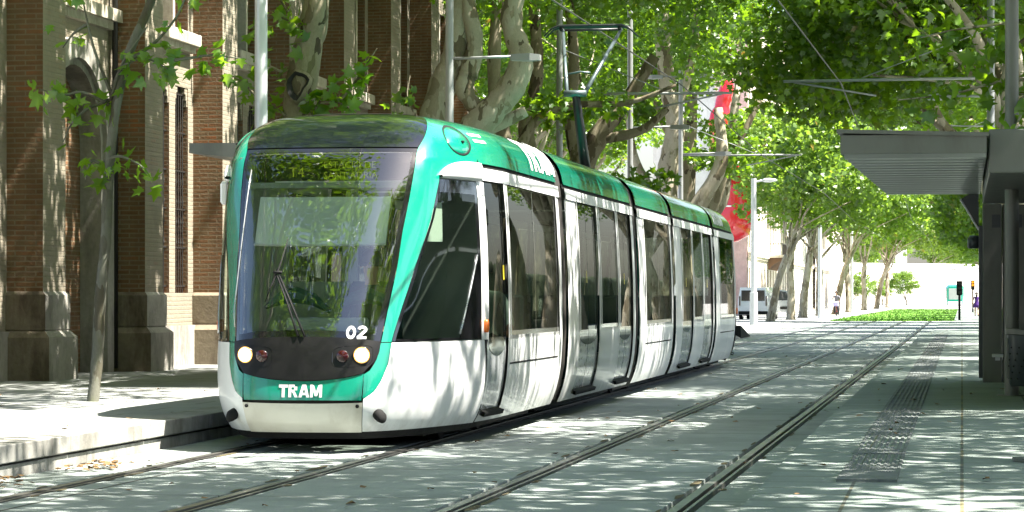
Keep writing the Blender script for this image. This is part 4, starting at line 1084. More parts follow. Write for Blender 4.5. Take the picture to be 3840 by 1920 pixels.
def window(ya, yb, za, zt, grille=True, frame=True):
    b = MB(); b.face([(XW-.27, ya, za), (XW-.27, yb, za), (XW-.27, yb, zt), (XW-.27, ya, zt)])
    w = b.build('window', M['pane'], bb)
    if frame:
        b = MB(); t = .05; X = XW-.24
        for q in ((ya, ya+t, za, zt), (yb-t, yb, za, zt), (ya+t, yb-t, zt-t, zt), (ya+t, yb-t, za, za+t), (ya+t, yb-t, (za+zt)/2-.02, (za+zt)/2+.02)): b.box(X-.025, X+.025, *q)
        b.build('frame', M['shutter'], w)
    if grille:
        b = MB(); X = XW-.06; n = max(3, int((yb-ya)/.11))
        for i in range(1, n):
            y = ya+(yb-ya)*i/n; b.tube([(X, y, za), (X, y, zt)], .011, 5)
        for z in np.arange(za+.1, zt, .62): b.box(X-.012, X+.012, ya, yb, z, z+.025)
        m_ = (za+zt)/2
        for i in range(1, n):   # twisted middle part of the grille
            y = ya+(yb-ya)*i/n
            b.tube([(X+.012*math.cos(k*1.6), y+.016*math.sin(k*1.6), za+.8+(m_-za-.5)*k/14) for k in range(15)], .008, 4)
        b.build('grille', M['iron'], w)
for i in range(len(PY)-1):
    y0, y1 = PY[i]+PW, PY[i+1]; c = (y0+y1)/2
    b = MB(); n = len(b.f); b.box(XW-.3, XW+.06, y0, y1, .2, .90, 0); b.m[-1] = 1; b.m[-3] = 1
    if i != 1: b.build('bay_plinth', [M['plinth'], M['plinth_face']], bb)
    if i == 1:
        # arched doorway with a stepped stone surround
        ya, yb, zs, rad = c-1.28, c+1.28, 3.45, 1.28
        arc = [(c-rad*math.cos(math.pi*k/16), zs+rad*1.02*math.sin(math.pi*k/16)) for k in range(17)]
        b = MB(); top = 5.1
        outer = [(ya, .25)]+arc+[(yb, .25)]
        for k in range(len(outer)-1):
            (p0, q0), (p1, q1) = outer[k], outer[k+1]
            if k == 0: b.face([(XW, y0, .25), (XW, ya, .25), (XW, ya, zs), (XW, y0, zs)], 1); b.face([(XW, y0, zs), (XW, ya, zs), (XW, ya, top), (XW, y0, top)], 1)
            elif k == len(outer)-2: b.face([(XW, yb, .25), (XW, y1, .25), (XW, y1, zs), (XW, yb, zs)], 1); b.face([(XW, yb, zs), (XW, y1, zs), (XW, y1, top), (XW, yb, top)], 1)
            else: b.face([(XW, p0, q0), (XW, p1, q1), (XW, p1, top), (XW, p0, top)], 1)
        b.build('wall', [M['brick'], M['brick_face']], bb)
        b = MB()
        for w0, w1, xo, dx in ((.0, .30, XW+.10, .30), (-.10, .0, XW+.03, .34)):
            def ring(off): return [(c-(rad+off)*math.cos(math.pi*k/16), zs+(rad*1.02+off)*math.sin(math.pi*k/16)) for k in range(17)]
            A = [(c-rad-w0, .25)]+ring(w0)+[(c+rad+w0, .25)]; B = [(c-rad-w1, .25)]+ring(w1)+[(c+rad+w1, .25)]
            b.grid([[(xo-dx, y, z) for y, z in A], [(xo, y, z) for y, z in A], [(xo, y, z) for y, z in B], [(xo-dx, y, z) for y, z in B]])
        # quoin blocks with toothed outer edge
        for k in range(6):
            z = .35+k*.62
            for sgn in (-1, 1):
                e = c+sgn*(rad+.30+.09); b.box(XW-.1, XW+.075, min(e, e-sgn*.12), max(e, e-sgn*.12), z, z+.30)
        b.build('door_surround', M['plinth_face'], bb)
        b = MB(); X = XW-.34
        pts = [(c-rad*1.0, .25)]+[(y, z) for y, z in arc]+[(c+rad, .25)]; b.face([(X, y, z) for y, z in pts])
        for k in range(2):
            ys0 = c-rad+.05+k*rad; 
            for z in (.45, 1.05, 1.65, 2.25): b.box(X, X+.03, ys0+.08, ys0+rad-.14, z, z+.45)
            b.box(X, X+.05, ys0+rad-.09, ys0+rad-.03, .3, 3.9)
        b.build('door', M['door_dark'], bb)
        b = MB(); b.box(XW-.3, XW+.16, y0, y1, 5.42, 5.60); b.box(XW-.3, XW+.08, y0, y1, 5.30, 5.42); b.build('cornice', M['sill'], bb)
        wall_with_openings(y0, y1, top, TOP, [(c-.85, c+.85, 5.9, 8.2)]); window(c-.85, c+.85, 5.9, 8.2, False)
    else:
        g = .165; hw = .90; c = y1-1.20
        wall_with_openings(y0, y1, .9, TOP, [(c-hw, c-g, 1.42, 4.75), (c+g, c+hw, 1.42, 4.75), (c-hw, c+hw, 5.62, 8.2), (c-hw, c+hw, 9.6, 12.0)])
        window(c-hw, c-g, 1.42, 4.75); window(c+g, c+hw, 1.42, 4.75); window(c-hw, c+hw, 5.62, 8.2, False); window(c-hw, c+hw, 9.6, 12.0, False)
        for sgn in (-1, 1):   # stepped brick corbels at the window heads
            for e, d in ((c+sgn*g, sgn), (c+sgn*hw, -sgn)):
                b = MB()
                for k, (dz, dy) in enumerate(((0, .16), (.10, .10), (.20, .05))):
                    b.box(XW-.26, XW-.01, min(e, e+d*dy), max(e, e+d*dy), 4.75-dz-.10, 4.75-dz)
                b.build('corbel', M['brick_face'], bb)
        b = MB(); b.box(XW-.28, XW+.20, c-hw-.12, c+hw+.12, 5.42, 5.62, 0, .012); b.box(XW-.28, XW+.12, c-hw-.06, c+hw+.06, 5.32, 5.42); b.build('sill', M['sill'], bb)
        b = MB(); b.box(XW-.20, XW+.03, c-.06, c+.06, 5.62, 8.2); b.build('mullion', M['sill'], bb)
b = MB(); b.box(XW-9, XW-.29, 29.0, 66.85, .2, TOP-.02, 0); b.build('core_wall', M['brick'], bb)
b = MB(); b.box(XW-9.2, XF+.35, 28.9, 67.2, TOP, TOP+.5, 0, .03); b.box(XW-9, XF+.15, 29, 67.0, TOP-.3, TOP-.001); b.build('cornice', M['sill'], bb)
b = MB(); b.tube([(XW+.09, PY[2]-.16, .3), (XW+.09, PY[2]-.16, TOP-.4)], .045, 8); b.build('drainpipe', M['iron'], bb, True)
# ================================================================ poles, wires, shelters
def pole_thing(x, y, h, r, label, lampz=None, arm=1.05, boom=None, twin=None, mt='pole', side=1, base=.24, group='overhead line poles'):
    t = empty('catenary_pole', (x, y, base), 0, label, 'pole', group)
    b = MB(); b.tube([(0,0,0),(0,0,.02)], r*2.1, 16); b.tube([(0,0,.02),(0,0,h-base)], [r*1.05, r*.9], 16); b.tube([(0,0,h-base),(0,0,h-base+.04)], r*.95, 12); b.build('post', M[mt], t, 'auto')
    def lamp(z, s, a):
        l = MB(); z -= base
        l.tube([(s*r, 0, z), (s*a, 0, z+.02)], .022, 8); ob = l.build('lamp_arm', M[mt], t, True)
        l = MB(); l.loft([[(s*(a-.02), -.10, z+.05), (s*(a-.02), .10, z+.05), (s*(a-.02), .10, z-.05), (s*(a-.02), -.10, z-.05)], [(s*(a+.30), -.13, z+.06), (s*(a+.30), .13, z+.06), (s*(a+.30), .13, z-.06), (s*(a+.30), -.13, z-.06)], [(s*(a+.46), -.09, z+.04), (s*(a+.46), .09, z+.04), (s*(a+.46), .09, z-.05), (s*(a+.46), -.09, z-.05)]], 0, True, True)
        l.build('lamp_head', M['pole'], ob, False)
    if lampz: lamp(lampz, side, arm)
    if twin: lamp(twin, 1, .55); lamp(twin, -1, .55)
    if boom:
        l = MB(); z = 5.58-base; l.tube([(side*r, 0, z+.02), (side*boom, 0, z)], .028, 8); l.tube([(side*r, 0, z+.95), (side*(boom*.62), 0, z+.05)], .012, 6)
        l.tube([(side*(boom-.2), 0, z-.02), (side*(boom*.55), 0, z-.30)], .02, 6); l.build('boom', M[mt], t, True)
    return t
pole_thing(-8.3, 31.8, 9.2, .078, 'pale round pole left of the tram, rising past the first pilasters', mt='pole_light')
pole_thing(-8.3, 44.0, 9.2, .070, 'grey pole with a lamp arm in front of the large twisted tree', 5.27)
pole_thing(-8.3, 56.4, 9.2, .070, 'grey pole beside the left side of the pantograph', None, boom=3.6)
pole_thing(-8.3, 68.7, 9.2, .075, 'brownish grey pole with one lamp arm right of the pantograph', 5.65)
pole_thing(-8.3, 81.3, 8.1, .075, 'grey pole topped by twin lamps, with a third lamp arm below', 5.64, twin=7.95, boom=3.6)
pole_thing(.52, 29.3, 9.0, .072, 'thick dark round pole in front of the shelter at the right', 5.0, .85, None, None, 'shelter', -1, .30)
pole_thing(.55, 53.6, 8.6, .075, 'pole behind the shelter carrying the long overhead boom', 5.24, .75, 4.0, None, 'pole', -1, .30)
pole_thing(.80, 81.0, 8.6, .09, 'farther pole behind the shelter with a lamp arm just above the canopy', 6.36, 1.1, 3.6, None, 'pole', -1, .28)
pole_thing(.475, 17.83, 8.0, .075, 'nearest dark post cut by the right edge of the picture', None, mt='shelter', side=-1, base=.30)
for x, xs, lab in ((-5.63, 1, 'thin overhead wire above the tram track'), (-2.51, 1, 'thin overhead wire above the empty track')):
    b = MB(); ys_ = [-14, 5, 29, 53.6, 81, 110, 150, 200, 300]
    b.tube([(x+(.18 if i % 2 else -.18), y, 5.53) for i, y in enumerate(ys_)], .013, 5)
    tag(b.build('contact_wire', M['wire'], None, True), lab, 'wire', 'overhead wires')
# right shelter: canopy of slats on a thick end pillar
sh = empty('tram_shelter', (.25, 33.8, .30), 0, 'grey platform shelter with a slatted canopy on a thick pillar at the right', 'shelter'); sh.location = (0, 0, 0)
cz = 2.83; Y1 = 34.55
b = MB()
for k in range(17):   # slats run across the canopy
    y = 25.2+k*.545; xl = -1.07+.017*(y-25.2)
    b.prism([(y, cz-.09), (y+.54, cz-.09), (y+.54, cz-.12), (y+.38, cz-.20), (y+.10, cz-.20), (y, cz-.12)], xl, .22, 0, 'x')
b.build('slatted_soffit', M['shelter_slat'], sh, False)
b = MB(); b.loft([[(-1.13, 25.05, cz+.02), (.24, 25.05, cz-.02), (.24, Y1, cz-.02), (-.93, Y1, cz+.02)], [(-1.13, 25.05, cz+.055), (.24, 25.05, cz+.015), (.24, Y1, cz+.015), (-.93, Y1, cz+.055)]], 0, True, True)
b.box(-1.09, .22, 25.08, 25.13, cz-.17, cz+.0); b.loft([[(x, y, z) for x, z in ((xx, cz-.16), (xx+.05, cz-.16), (xx+.05, cz), (xx, cz))] for y, xx in ((25.14, -1.10), (34.4, -.95))], 0, True, True); b.box(-.93, .22, Y1-.1, Y1-.04, cz-.19, cz-.02)
b.build('canopy_roof', M['shelter'], sh, False)
b = MB(); b.box(.245, 1.6, 25.35, 33.7, cz-.34, cz+.06, 0, .01); b.build('roof_beam', M['shelter'], sh, False)
b = MB(); b.box(.25, .48, 33.8, 34.5, .28, cz-.34, 0, .012); b.box(.49, .90, 33.83, 34.5, .28, cz-.345, 0, .01); b.box(.205, .25, 33.95, 34.6, .36, cz-.6, 1)
b.build('end_pillar', [M['shelter'], M['shelter_dark']], sh, False)
b = MB(); b.box(.91, 1.9, 34.2, 34.4, .28, cz-.345); b.box(1.4, 1.5, 25.6, 33.8, .5, 2.4); b.build('back_panel', M['shelter'], sh, False)
for x in (.36, .62):
    b = MB(); b.box(x, x+.10, 33.785, 33.80, 2.20, 2.36)
    for k in range(5): b.box(x+.012, x+.088, 33.777, 33.785, 2.215+k*.028, 2.23+k*.028)
    b.build('vent_grille', M['shelter_dark'], sh, False)
b = MB(); b.prism([(-.02, 2.57), (.205, 2.70), (.205, 2.19)], 34.4, 34.46, 0); b.tube([(-.02, 34.38, 2.57), (.205, 34.38, 2.19)], .012, 6, 1); b.build('wing_bracket', [M['shelter_dark'], M['pole_light']], sh, False)
b = MB(); b.lathe([(0,-.02),(.07,-.02),(.085,0),(.085,.10),(.06,.14),(0,.14)], 16, 0, (.15, 34.5, 1.98)); b.build('loudspeaker', M['shelter_dark'], sh, True)
b = MB(); b.box(.36, .50, 33.70, 33.80, .62, .66, 0, .008); b.box(.40, .46, 33.78, 33.83, .58, .64); b.build('handle_bracket', M['pole_light'], sh, False)
# litter bin strapped to the round pole
lb = empty('litter_bin', (.66, 29.1, .30), 0, 'grey perforated litter bin fixed to the thick round pole', 'bin')
b = MB(); b.loft([[(r*math.cos(t), r*math.sin(t), z) for t in [2*math.pi*k/24 for k in range(24)]] for r, z in ((.0,.12),(.16,.12),(.17,.14),(.19,.60),(.195,.66),(.18,.66),(.17,.58),(.0,.2))]); b.build('bin_body', M['shelter_dark'], lb, 'auto')
b = MB(); b.loft([[(r*math.cos(t), r*math.sin(t), z+.03*math.cos(t+2.6)) for t in [2*math.pi*k/24 for k in range(24)]] for r, z in ((.20,.63),(.212,.64),(.212,.69),(.20,.70),(.185,.69),(.185,.63))]); b.build('bin_rim', M['shelter'], lb, 'auto')
b = MB()
for r_ in range(6):
    for k in range(12):
        t = 2*math.pi*k/12+.13*r_; z = .2+r_*.065; rr = .1725+.043*(z-.14)
        b.lathe([(0,-.007),(.008,-.007),(.008,.007),(0,.007)], 6, 0, (rr*math.cos(t), rr*math.sin(t), z))
b.build('perforation', M['rubber'], lb, False); tag(bpy.data.objects['perforation'], kind='stuff')
b = MB(); b.box(-.2, -.12, -.04, .04, .2, .62); b.build('bracket', M['shelter'], lb)
# shelter roof on the left platform
ls = empty('tram_shelter', (-9.0, 32, .25), 0, 'grey shelter canopy peeping out left of the tram cab', 'shelter'); ls.location = (0, 0, 0)
b = MB(); b.prism([(-9.25, 3.22), (-7.3, 3.22), (-7.3, 2.92), (-8.1, 2.98), (-9.25, 3.10)], 32.0, 44.0); b.build('canopy_roof', M['shelter'], ls)
b = MB(); b.box(-7.95, -7.65, 33.5, 34.1, .24, 2.95); b.box(-7.95, -7.65, 42.0, 42.6, .24, 2.95); b.build('support', M['shelter'], ls)
# signals beside the grass
def signal(x, y, h, lit, lab):
    t = empty('traffic_light', (x, y, .02), 0, lab, 'signal'); b = MB(); b.tube([(0,0,0),(0,0,h)], .07, 10); b.build('post', M['rubber'], t, True)
    b = MB(); b.box(-.17, .17, -.16, .16, h, h+.85, 0, .05); hb = b.build('signal_head', M['rubber'], t)
    for k in range(3):
        b = MB(); b.tube([(0, -.17, h+.17+k*.25), (0, -.25, h+.17+k*.25)], .10, 12); b.build('signal_lens', M['amber_on' if (lit and k in (1, 2)) else 'under'], hb, True)
signal(-.15, 163, 1.45, False, 'small black signal on a short post at the corner of the grass')
signal(.95, 246, 2.0, True, 'traffic light glowing amber beside the far footway')
# single street lamp in full sun
t = empty('street_lamp', (-10.1, 134.2, 0), 0, 'sunlit white street lamp past the tail of the tram', 'street lamp')
b = MB(); b.tube([(0,0,0),(0,0,1.6),(0,0,1.62),(0,0,7.2)], [.20,.19,.15,.13], 14); b.build('post', M['pole_light'], t, 'auto')
b = MB(); b.tube([(0,0,7.02),(.5,0,7.1)], .05, 8); b.loft([[(.4+.75*s, .20*math.cos(a)*w, 7.10+.11*math.sin(a)*w) for a in [2*math.pi*k/12 for k in range(12)]] for s, w in ((0,.3),(.15,.9),(.5,1),(.85,.7),(1,.1))], 0, True, True); b.build('lamp_head', M['pole_light'], t, True)
for i, (x, y) in enumerate(((-9.0, 176), (-9.2, 232))):
    pole_thing(x, y, 8.6, .13, ('thick grey pole between the far plane trees', 'farther grey pole behind the cyclist')[i], 7.2, 1.2, None, None, 'pole_light', 1, 0)
# ================================================================ buildings beyond
def block(name, x1, y0, y1, h, label, wallm, floors, bays, balc=(), endm=None, depth=12, rail=True):
    t = empty(name, (0,0,0), 0, label, 'building')
    b = MB(); b.box(x1-depth, x1-.25, y0, y1, -.05, h, 0); b.m = [1 if (endm and i == 2) else 0 for i in range(len(b.f))]; b.build('wall', [M[wallm], M[endm] if endm else M[wallm]], t)
    fh_ = (h-4.6)/floors; bw = (y1-y0)/bays; rects = []
    for f in range(floors+1):
        z0 = (4.6+fh_*(f-1)+.5) if f else .3; zt = z0+(fh_-1.2 if f else 3.3)
        for k in range(bays): c = y0+bw*(k+.5); rects.append((c-.65, c+.65, z0, zt))
    b = MB(); yc = sorted({y0, y1, *[r[0] for r in rects], *[r[1] for r in rects]}); zc = sorted({-.05, h, *[r[2] for r in rects], *[r[3] for r in rects]})
    for i in range(len(yc)-1):
        for j in range(len(zc)-1):
            ym, zm = (yc[i]+yc[i+1])/2, (zc[j]+zc[j+1])/2
            if not any(r[0] < ym < r[1] and r[2] < zm < r[3] for r in rects): b.face([(x1, yc[i], zc[j]), (x1, yc[i+1], zc[j]), (x1, yc[i+1], zc[j+1]), (x1, yc[i], zc[j+1])])
    for ya, yb, za, zt in rects:
        for q in ([(x1, ya, za), (x1, ya, zt), (x1-.25, ya, zt), (x1-.25, ya, za)], [(x1, yb, zt), (x1, yb, za), (x1-.25, yb, za), (x1-.25, yb, zt)], [(x1, ya, zt), (x1, yb, zt), (x1-.25, yb, zt), (x1-.25, ya, zt)]): b.face(q)
    b.build('facade', M[wallm], t)
    for i, (ya, yb, za, zt) in enumerate(rects):
        w = MB(); w.box(x1-.245, x1-.20, ya, yb, za, zt, 0); w.box(x1-.20, x1-.15, ya, ya+.42, za, zt, 1); w.box(x1-.20, x1-.15, yb-.42, yb, za, zt, 1); w.build('window', [M['pane'], M['shutter']], t)
    for f in range(floors+1):
        z = 4.6+fh_*f-.1; b = MB(); b.box(x1, x1+.22, y0, y1, z, z+.24); b.box(x1, x1+.12, y0, y1, z-.2, z); b.build('cornice', M['stucco'], t)
    for (k0, k1, f) in balc:
        z = 4.6+fh_*f; ya, yb = y0+bw*k0+.3, y0+bw*k1-.3; b = MB(); b.box(x1+.22, x1+1.35, ya, yb, z, z+.22); bo = b.build('balcony', M['stucco'], t)
        for c in np.arange(ya+.3, yb, 1.1):
            b = MB(); b.loft([[(x1+.1, c-.14, z), (x1+.1, c+.14, z), (x1+.1, c+.14, z-1.0), (x1+.1, c-.14, z-1.0)], [(x1+.6, c-.14, z), (x1+.6, c+.14, z), (x1+.6, c+.14, z-.55), (x1+.6, c-.14, z-.55)], [(x1+1.2, c-.14, z), (x1+1.2, c+.14, z), (x1+1.2, c+.14, z-.2), (x1+1.2, c-.14, z-.2)]], 0, True, True)
            b.build('balcony_bracket', M['shutter'], bo)
        b = MB(); b.box(x1+1.25, x1+1.32, ya, yb, z+1.1, z+1.17); b.box(x1+.25, x1+1.25, ya, ya+.05, z+1.1, z+1.16)
        for c in np.arange(ya, yb, .28): b.box(x1+1.27, x1+1.30, c, c+.03, z+.22, z+1.1)
        b.build('balcony_railing', M['iron'], bo)
    b = MB(); b.box(x1-depth-.2, x1+.5, y0-.1, y1+.1, h, h+.45); b.build('cornice', M['stucco'], t)
    return t
block('apartment_building', -15.8, 204, 250, 24, 'cream apartment building with brown shutters behind the parked van', 'stucco', 4, 14, ((6, 10, 1), (6, 10, 0), (11, 14, 1)), 'stucco_w', 5.5)
block('apartment_building', -16.2, 251, 300, 22, 'pale apartment building farther along behind the tree row', 'stucco_w', 4, 14, ((2, 5, 1), (8, 11, 2)))
block('apartment_building', -15.9, 301, 372, 19, 'last apartment building of the left side, mostly behind trunks', 'stucco', 3, 18, ((3, 6, 1),))
ab = [o for o in bpy.data.objects if o.name == 'apartment_building'][0]
b = MB(); b.box(-18.2, -15.85, 203.8, 204.0, -.05, 23.9); b.build('pink_end_wall', M['pink'], ab)
# red inflatable on a pole
rd = empty('red_inflatable', (-15.4, 182, 0), 0, 'shiny red lumpy inflatable standing tall in front of the pink end wall', 'inflatable')
b = MB(); seg = 28
prof = [(0,5.0),(.55,5.05),(1.0,5.5),(1.15,6.3),(1.12,7.2),(.95,8.0),(1.0,8.5),(.82,9.1),(.75,9.5),(.66,9.8),(.78,10.2),(.82,10.8),(.70,11.3),(.58,11.7),(.66,12.2),(.70,13.0),(.58,13.7),(.42,14.1),(.50,14.5),(.42,15.4),(.2,15.9),(0,16.0)]
rings = []
for i, (r, z) in enumerate(prof):
    cx = .45*math.sin(i*.33)-.1; rings.append([(cx+1.15*r*(1+.10*math.sin(3*a+i))*math.cos(a), r*.9*math.sin(a), z) for a in [2*math.pi*k/seg for k in range(seg)]])
b.loft(rings); b.build('balloon_body', M['red'], rd, True)
b = MB(); b.tube([(0,0,0),(0,0,5.1)], .12, 10); b.build('post', M['pole_light'], rd, True)
b = MB(); b.box(-.95, .3, -1.12, -1.05, 7.35, 7.45); b.build('white_band', M['letter'], rd)
# pale building and mast closing the avenue
t = empty('station_building', (-10, 525, 0), R(48), 'low white building in full sun closing the end of the avenue', 'building')
b = MB(); b.box(-24, 24, 0, 20, -.05, 7.2); b.box(-24.4, 24.4, -.4, 20.4, 7.2, 7.8); b.build('wall', M['stucco_w'], t)
for k in range(7):
    b = MB(); b.box(-22+k*6.4, -18.6+k*6.4, -.2, -.01, .2, 4.2); b.build('doorway', M['stucco'], t)
t = empty('white_mast', (-11.0, 505, 0), 0, 'white tower standing in front of the pale building', 'tower'); b = MB(); b.box(-1.0, 1.0, -1, 1, 0, 13); b.box(-1.3, 1.3, -1.3, 1.3, 13, 13.8); b.build('shaft', M['stucco_w'], t)
for i, (x, y, s) in enumerate(((-19, 470, .55), (-9.5, 480, .6), (-14, 495, .5), (-26, 560, 1.4), (6, 470, 1.3), (9, 420, 1.2), (-9, 600, 1.5), (-17, 610, 1.5))):
    again(far[i % 3], (x, y, -1.5 if s < 1 else 0), i*2.1, ('round bush before the pale building, left', 'round bush before the pale building, beside the mast', 'small bush in the bright square', 'hazy tree left of the pale building', 'hazy tree right of the far tram', 'tree over the far footway', 'hazy tree showing above the pale building beside the mast', 'hazy tree showing above the pale building roof')[i], None, s)
# the far tram
ft = empty('tram', (-1.0, 392, 0), 0, 'tiny distant turquoise and white tram at the end of the tracks', 'tram')
b = MB()
def rr_(y, w, z0, z1, r=.35): return [(-w, y, z0), (w, y, z0), (w, y, z1-r), (w-r, y, z1), (-w+r, y, z1), (-w, y, z1-r)]
b.loft([rr_(.35, 1.05, .3, 2.8), rr_(0, 1.1, .35, 1.2, .1)][::-1], 0, True); b.loft([rr_(.35, 1.1, .3, 2.9), rr_(1.3, 1.3, .2, 3.15), rr_(30, 1.3, .2, 3.15)], 0, True, True); b.build('body_shell', M['green'], ft, 'auto')
b = MB(); b.box(-.85, .85, -.02, .05, 1.05, 2.6, 0, .02); b.build('windscreen', M['interior'], ft); b = MB(); b.box(-1.0, 1.0, -.05, .1, .3, .75, 0, .02); b.build('bumper', M['white'], ft)
b = MB(); b.tube([(0, 9, 3.15), (0, 8, 4.3), (0, 9, 5.4)], .05, 6); b.tube([(-.7, 9, 5.4), (.7, 9, 5.4)], .04, 6); b.build('pantograph', M['panto_black'], ft, True)
# parked van with its door open
vn = empty('parked_van', (-12.5, 170, -.02), 0, 'white van with its front door standing open, parked among the trees', 'van')
vn.rotation_euler = (0, 0, R(-4))
b = MB()
def vs_(y, w, z0, z1, tw): return [(-w, y, z0), (w, y, z0), (w*1.0, y, (z0+z1)*.5), (tw, y, z1), (-tw, y, z1), (-w*1.0, y, (z0+z1)*.5)]
b.loft([vs_(-2.35, .88, .35, 1.9, .74), vs_(-2.3, .94, .3, 1.98, .80), vs_(.7, .95, .3, 2.0, .82), vs_(1.25, .95, .3, 1.95, .78), vs_(1.95, .93, .3, 1.15, .84), vs_(2.4, .86, .32, .98, .74), vs_(2.45, .80, .4, .85, .70)], 0, True, True); b.build('body', M['van_white'], vn, 'auto')
b = MB(); b.box(-.72, .72, -2.37, -2.33, 1.15, 1.80, 0, .01); b.build('rear_window', M['pane'], vn)
for x in (-.86, .78):
    b = MB(); b.box(x, x+.08, -2.39, -2.32, .85, 1.45); b.build('tail_lamp', M['red_lens'], vn)
b = MB(); b.box(-.9, .9, -2.45, -2.3, .32, .52, 0, .03); b.build('bumper', M['rubber'], vn)
for x in (-.85, .85):
    for y in (-1.55, 1.6):
        b = MB(); b.tube([(x-.1, y, .32), (x+.1, y, .32)], .32, 18); wo_ = b.build('wheel', M['rubber'], vn, 'auto'); b = MB(); b.tube([(x-.11, y, .32), (x+.11, y, .32)], .17, 12); b.build('rim', M['metal'], wo_, 'auto')
dz = MB()
def dpt(s, z): return (.96+s*.97, .95-s*.18, z)
poly = [(0,.45),(1.0,.45),(1.08,.8),(1.05,1.15),(.72,1.78),(.28,1.86),(0,1.45)]
def dring(off): return [tuple(Vector(dpt(s, z))+Vector((.02, -.06, 0))*off) for s, z in poly]
dz.loft([dring(0), dring(1)], 0, True, True); do_ = dz.build('door', M['door_grey'], vn)
dz = MB(); dz.face([tuple(Vector(dpt(s, z))+Vector((.0, -.075, 0))) for s, z in ((.10,1.18),(.95,1.18),(.68,1.70),(.30,1.76),(.10,1.42))]); dz.build('door_window', M['pane'], do_)
dz = MB(); dz.box(1.25, 1.75, .70, .74, .62, .8, 0, .01); dz.build('door_pocket', M['under'], do_)
# dark ramp end beside the tail of the tram
b = MB(); b.loft([[(-8.3, 90, 0), (-7.2, 90, 0), (-7.2, 90, .42), (-8.3, 90, .42)], [(-8.3, 94, 0), (-7.2, 94, 0), (-7.2, 94, .03), (-8.3, 94, .03)]], 0, True, True)
tag(b.build('ramp_block', M['rubber']), 'dark sloping rubber block on the ground past the tram', 'ramp')

# made-up hedge outside the picture, added to darken the tram window reflections
pk = MB(); rng = np.random.default_rng(8); rows = []
for x, z in ((12.0, -.05), (11.9, 1.2), (12.0, 2.6), (12.3, 3.3), (13.0, 3.4), (13.4, 2.6), (13.4, -.05)):
    rows.append([(x+rng.normal(0, .12), y, z+rng.normal(0, .10)*(z > 0)) for y in np.arange(-20, 200, .8)])
pk.grid(rows); tag(pk.build('reflection_hedge', M['hedge'], None, True), 'unseen dark hedge added across the street to darken the tram window reflections', 'hedge')
# ================================================================ people
def figure(name, joints, bones, parent, mats, pick):
    """one continuous skinned body; pick(face centre) chooses the material slot"""
    me = bpy.data.meshes.new(name); names = list(joints)
    me.from_pydata([joints[n][0] for n in names], [(names.index(a), names.index(c)) for a, c in bones], [])
    o = bpy.data.objects.new(name, me); COL.objects.link(o)
    sk = o.modifiers.new('s', 'SKIN'); sk.use_smooth_shade = True
    for i, n in enumerate(names):
        r = joints[n][1]; me.skin_vertices[0].data[i].radius = r if isinstance(r, tuple) else (r, r)
        me.skin_vertices[0].data[i].use_root = (i == 0)
    o.modifiers.new('d', 'SUBSURF').levels = 2
    m2 = bpy.data.meshes.new_from_object(o.evaluated_get(bpy.context.evaluated_depsgraph_get()))
    bpy.data.objects.remove(o); m2.materials.clear()
    for k in mats: m2.materials.append(k)
    for p in m2.polygons: p.material_index = pick(p.center); p.use_smooth = True
    o = bpy.data.objects.new(name, m2); COL.objects.link(o); o.parent = parent; return o
def head_parts(p, c, turn=(0, -1), hair='hair', long=False, r=.105):
    """hair cap and simple face features round the head centre"""
    c = Vector(c); d = Vector((*turn, 0)).normalized(); s = Vector((-d.y, d.x, 0))
    b = MB(); rings = []
    for k in range(7):
        t = k/6*R(105); rr = r*1.12*math.sin(t)+.001; z = r*1.22*math.cos(t)
        rings.append([c-d*.018+Vector((0, 0, z+.012))+(d*math.cos(a)*rr*(1 if math.cos(a) < .3 or t < R(62) else .80)+s*math.sin(a)*rr) for a in [2*math.pi*j/16 for j in range(16)]])
    b.loft(rings, 0, True)
    if long: b.tube([c-d*.07, c-d*.10-Vector((0,0,.12)), c-d*.10-Vector((0,0,.26))], [.085,.08,.04], 8)
    b.build('hair', M[hair], p, True)
    b = MB()
    for k in (-1, 1): b.lathe([(0,-.010),(.011,-.006),(.011,.006),(0,.010)], 8, 0, tuple(c+d*r*.93+s*.035*k+Vector((0,0,.008))))
    b.build('eyes', M['under'], p, True)
    b = MB(); b.tube([c+d*r*.9+Vector((0,0,.01)), c+d*(r+.022)-Vector((0,0,.03)), c+d*r*.9-Vector((0,0,.038))], [.008,.014,.010], 6)
    for k in (-1, 1): b.tube([c+s*k*(r*.86)+Vector((0,0,.03)), c+s*k*(r*.95)-Vector((0,0,.005)), c+s*k*(r*.86)-Vector((0,0,.03))], [.010,.016,.008], 6)
    b.build('nose_and_ears', M['skin'], p, True)
def hand(p, w, d, up=(0, 0, 1)):
    """palm with four bent fingers and a thumb"""
    w = Vector(w); d = Vector(d).normalized(); u = Vector(up); s = d.cross(u).normalized(); u = s.cross(d)
    b = MB(); b.tube([w, w+d*.04, w+d*.085], [.022,.034,.030], 8)
    for k, L in zip((-1.5, -.5, .5, 1.5), (.062, .075, .070, .055)):
        a = w+d*.08+s*k*.017; b.tube([a, a+d*L*.5-u*.004, a+d*L*.8-u*.025, a+d*L*.85-u*.05], [.0095,.0088,.008,.006], 6)
    b.tube([w+d*.025+s*.028, w+d*.055+s*.055-u*.01, w+d*.085+s*.050-u*.025], [.012,.010,.008], 6); b.build('hand', M['skin'], p, True)
def body(kind):
    pass
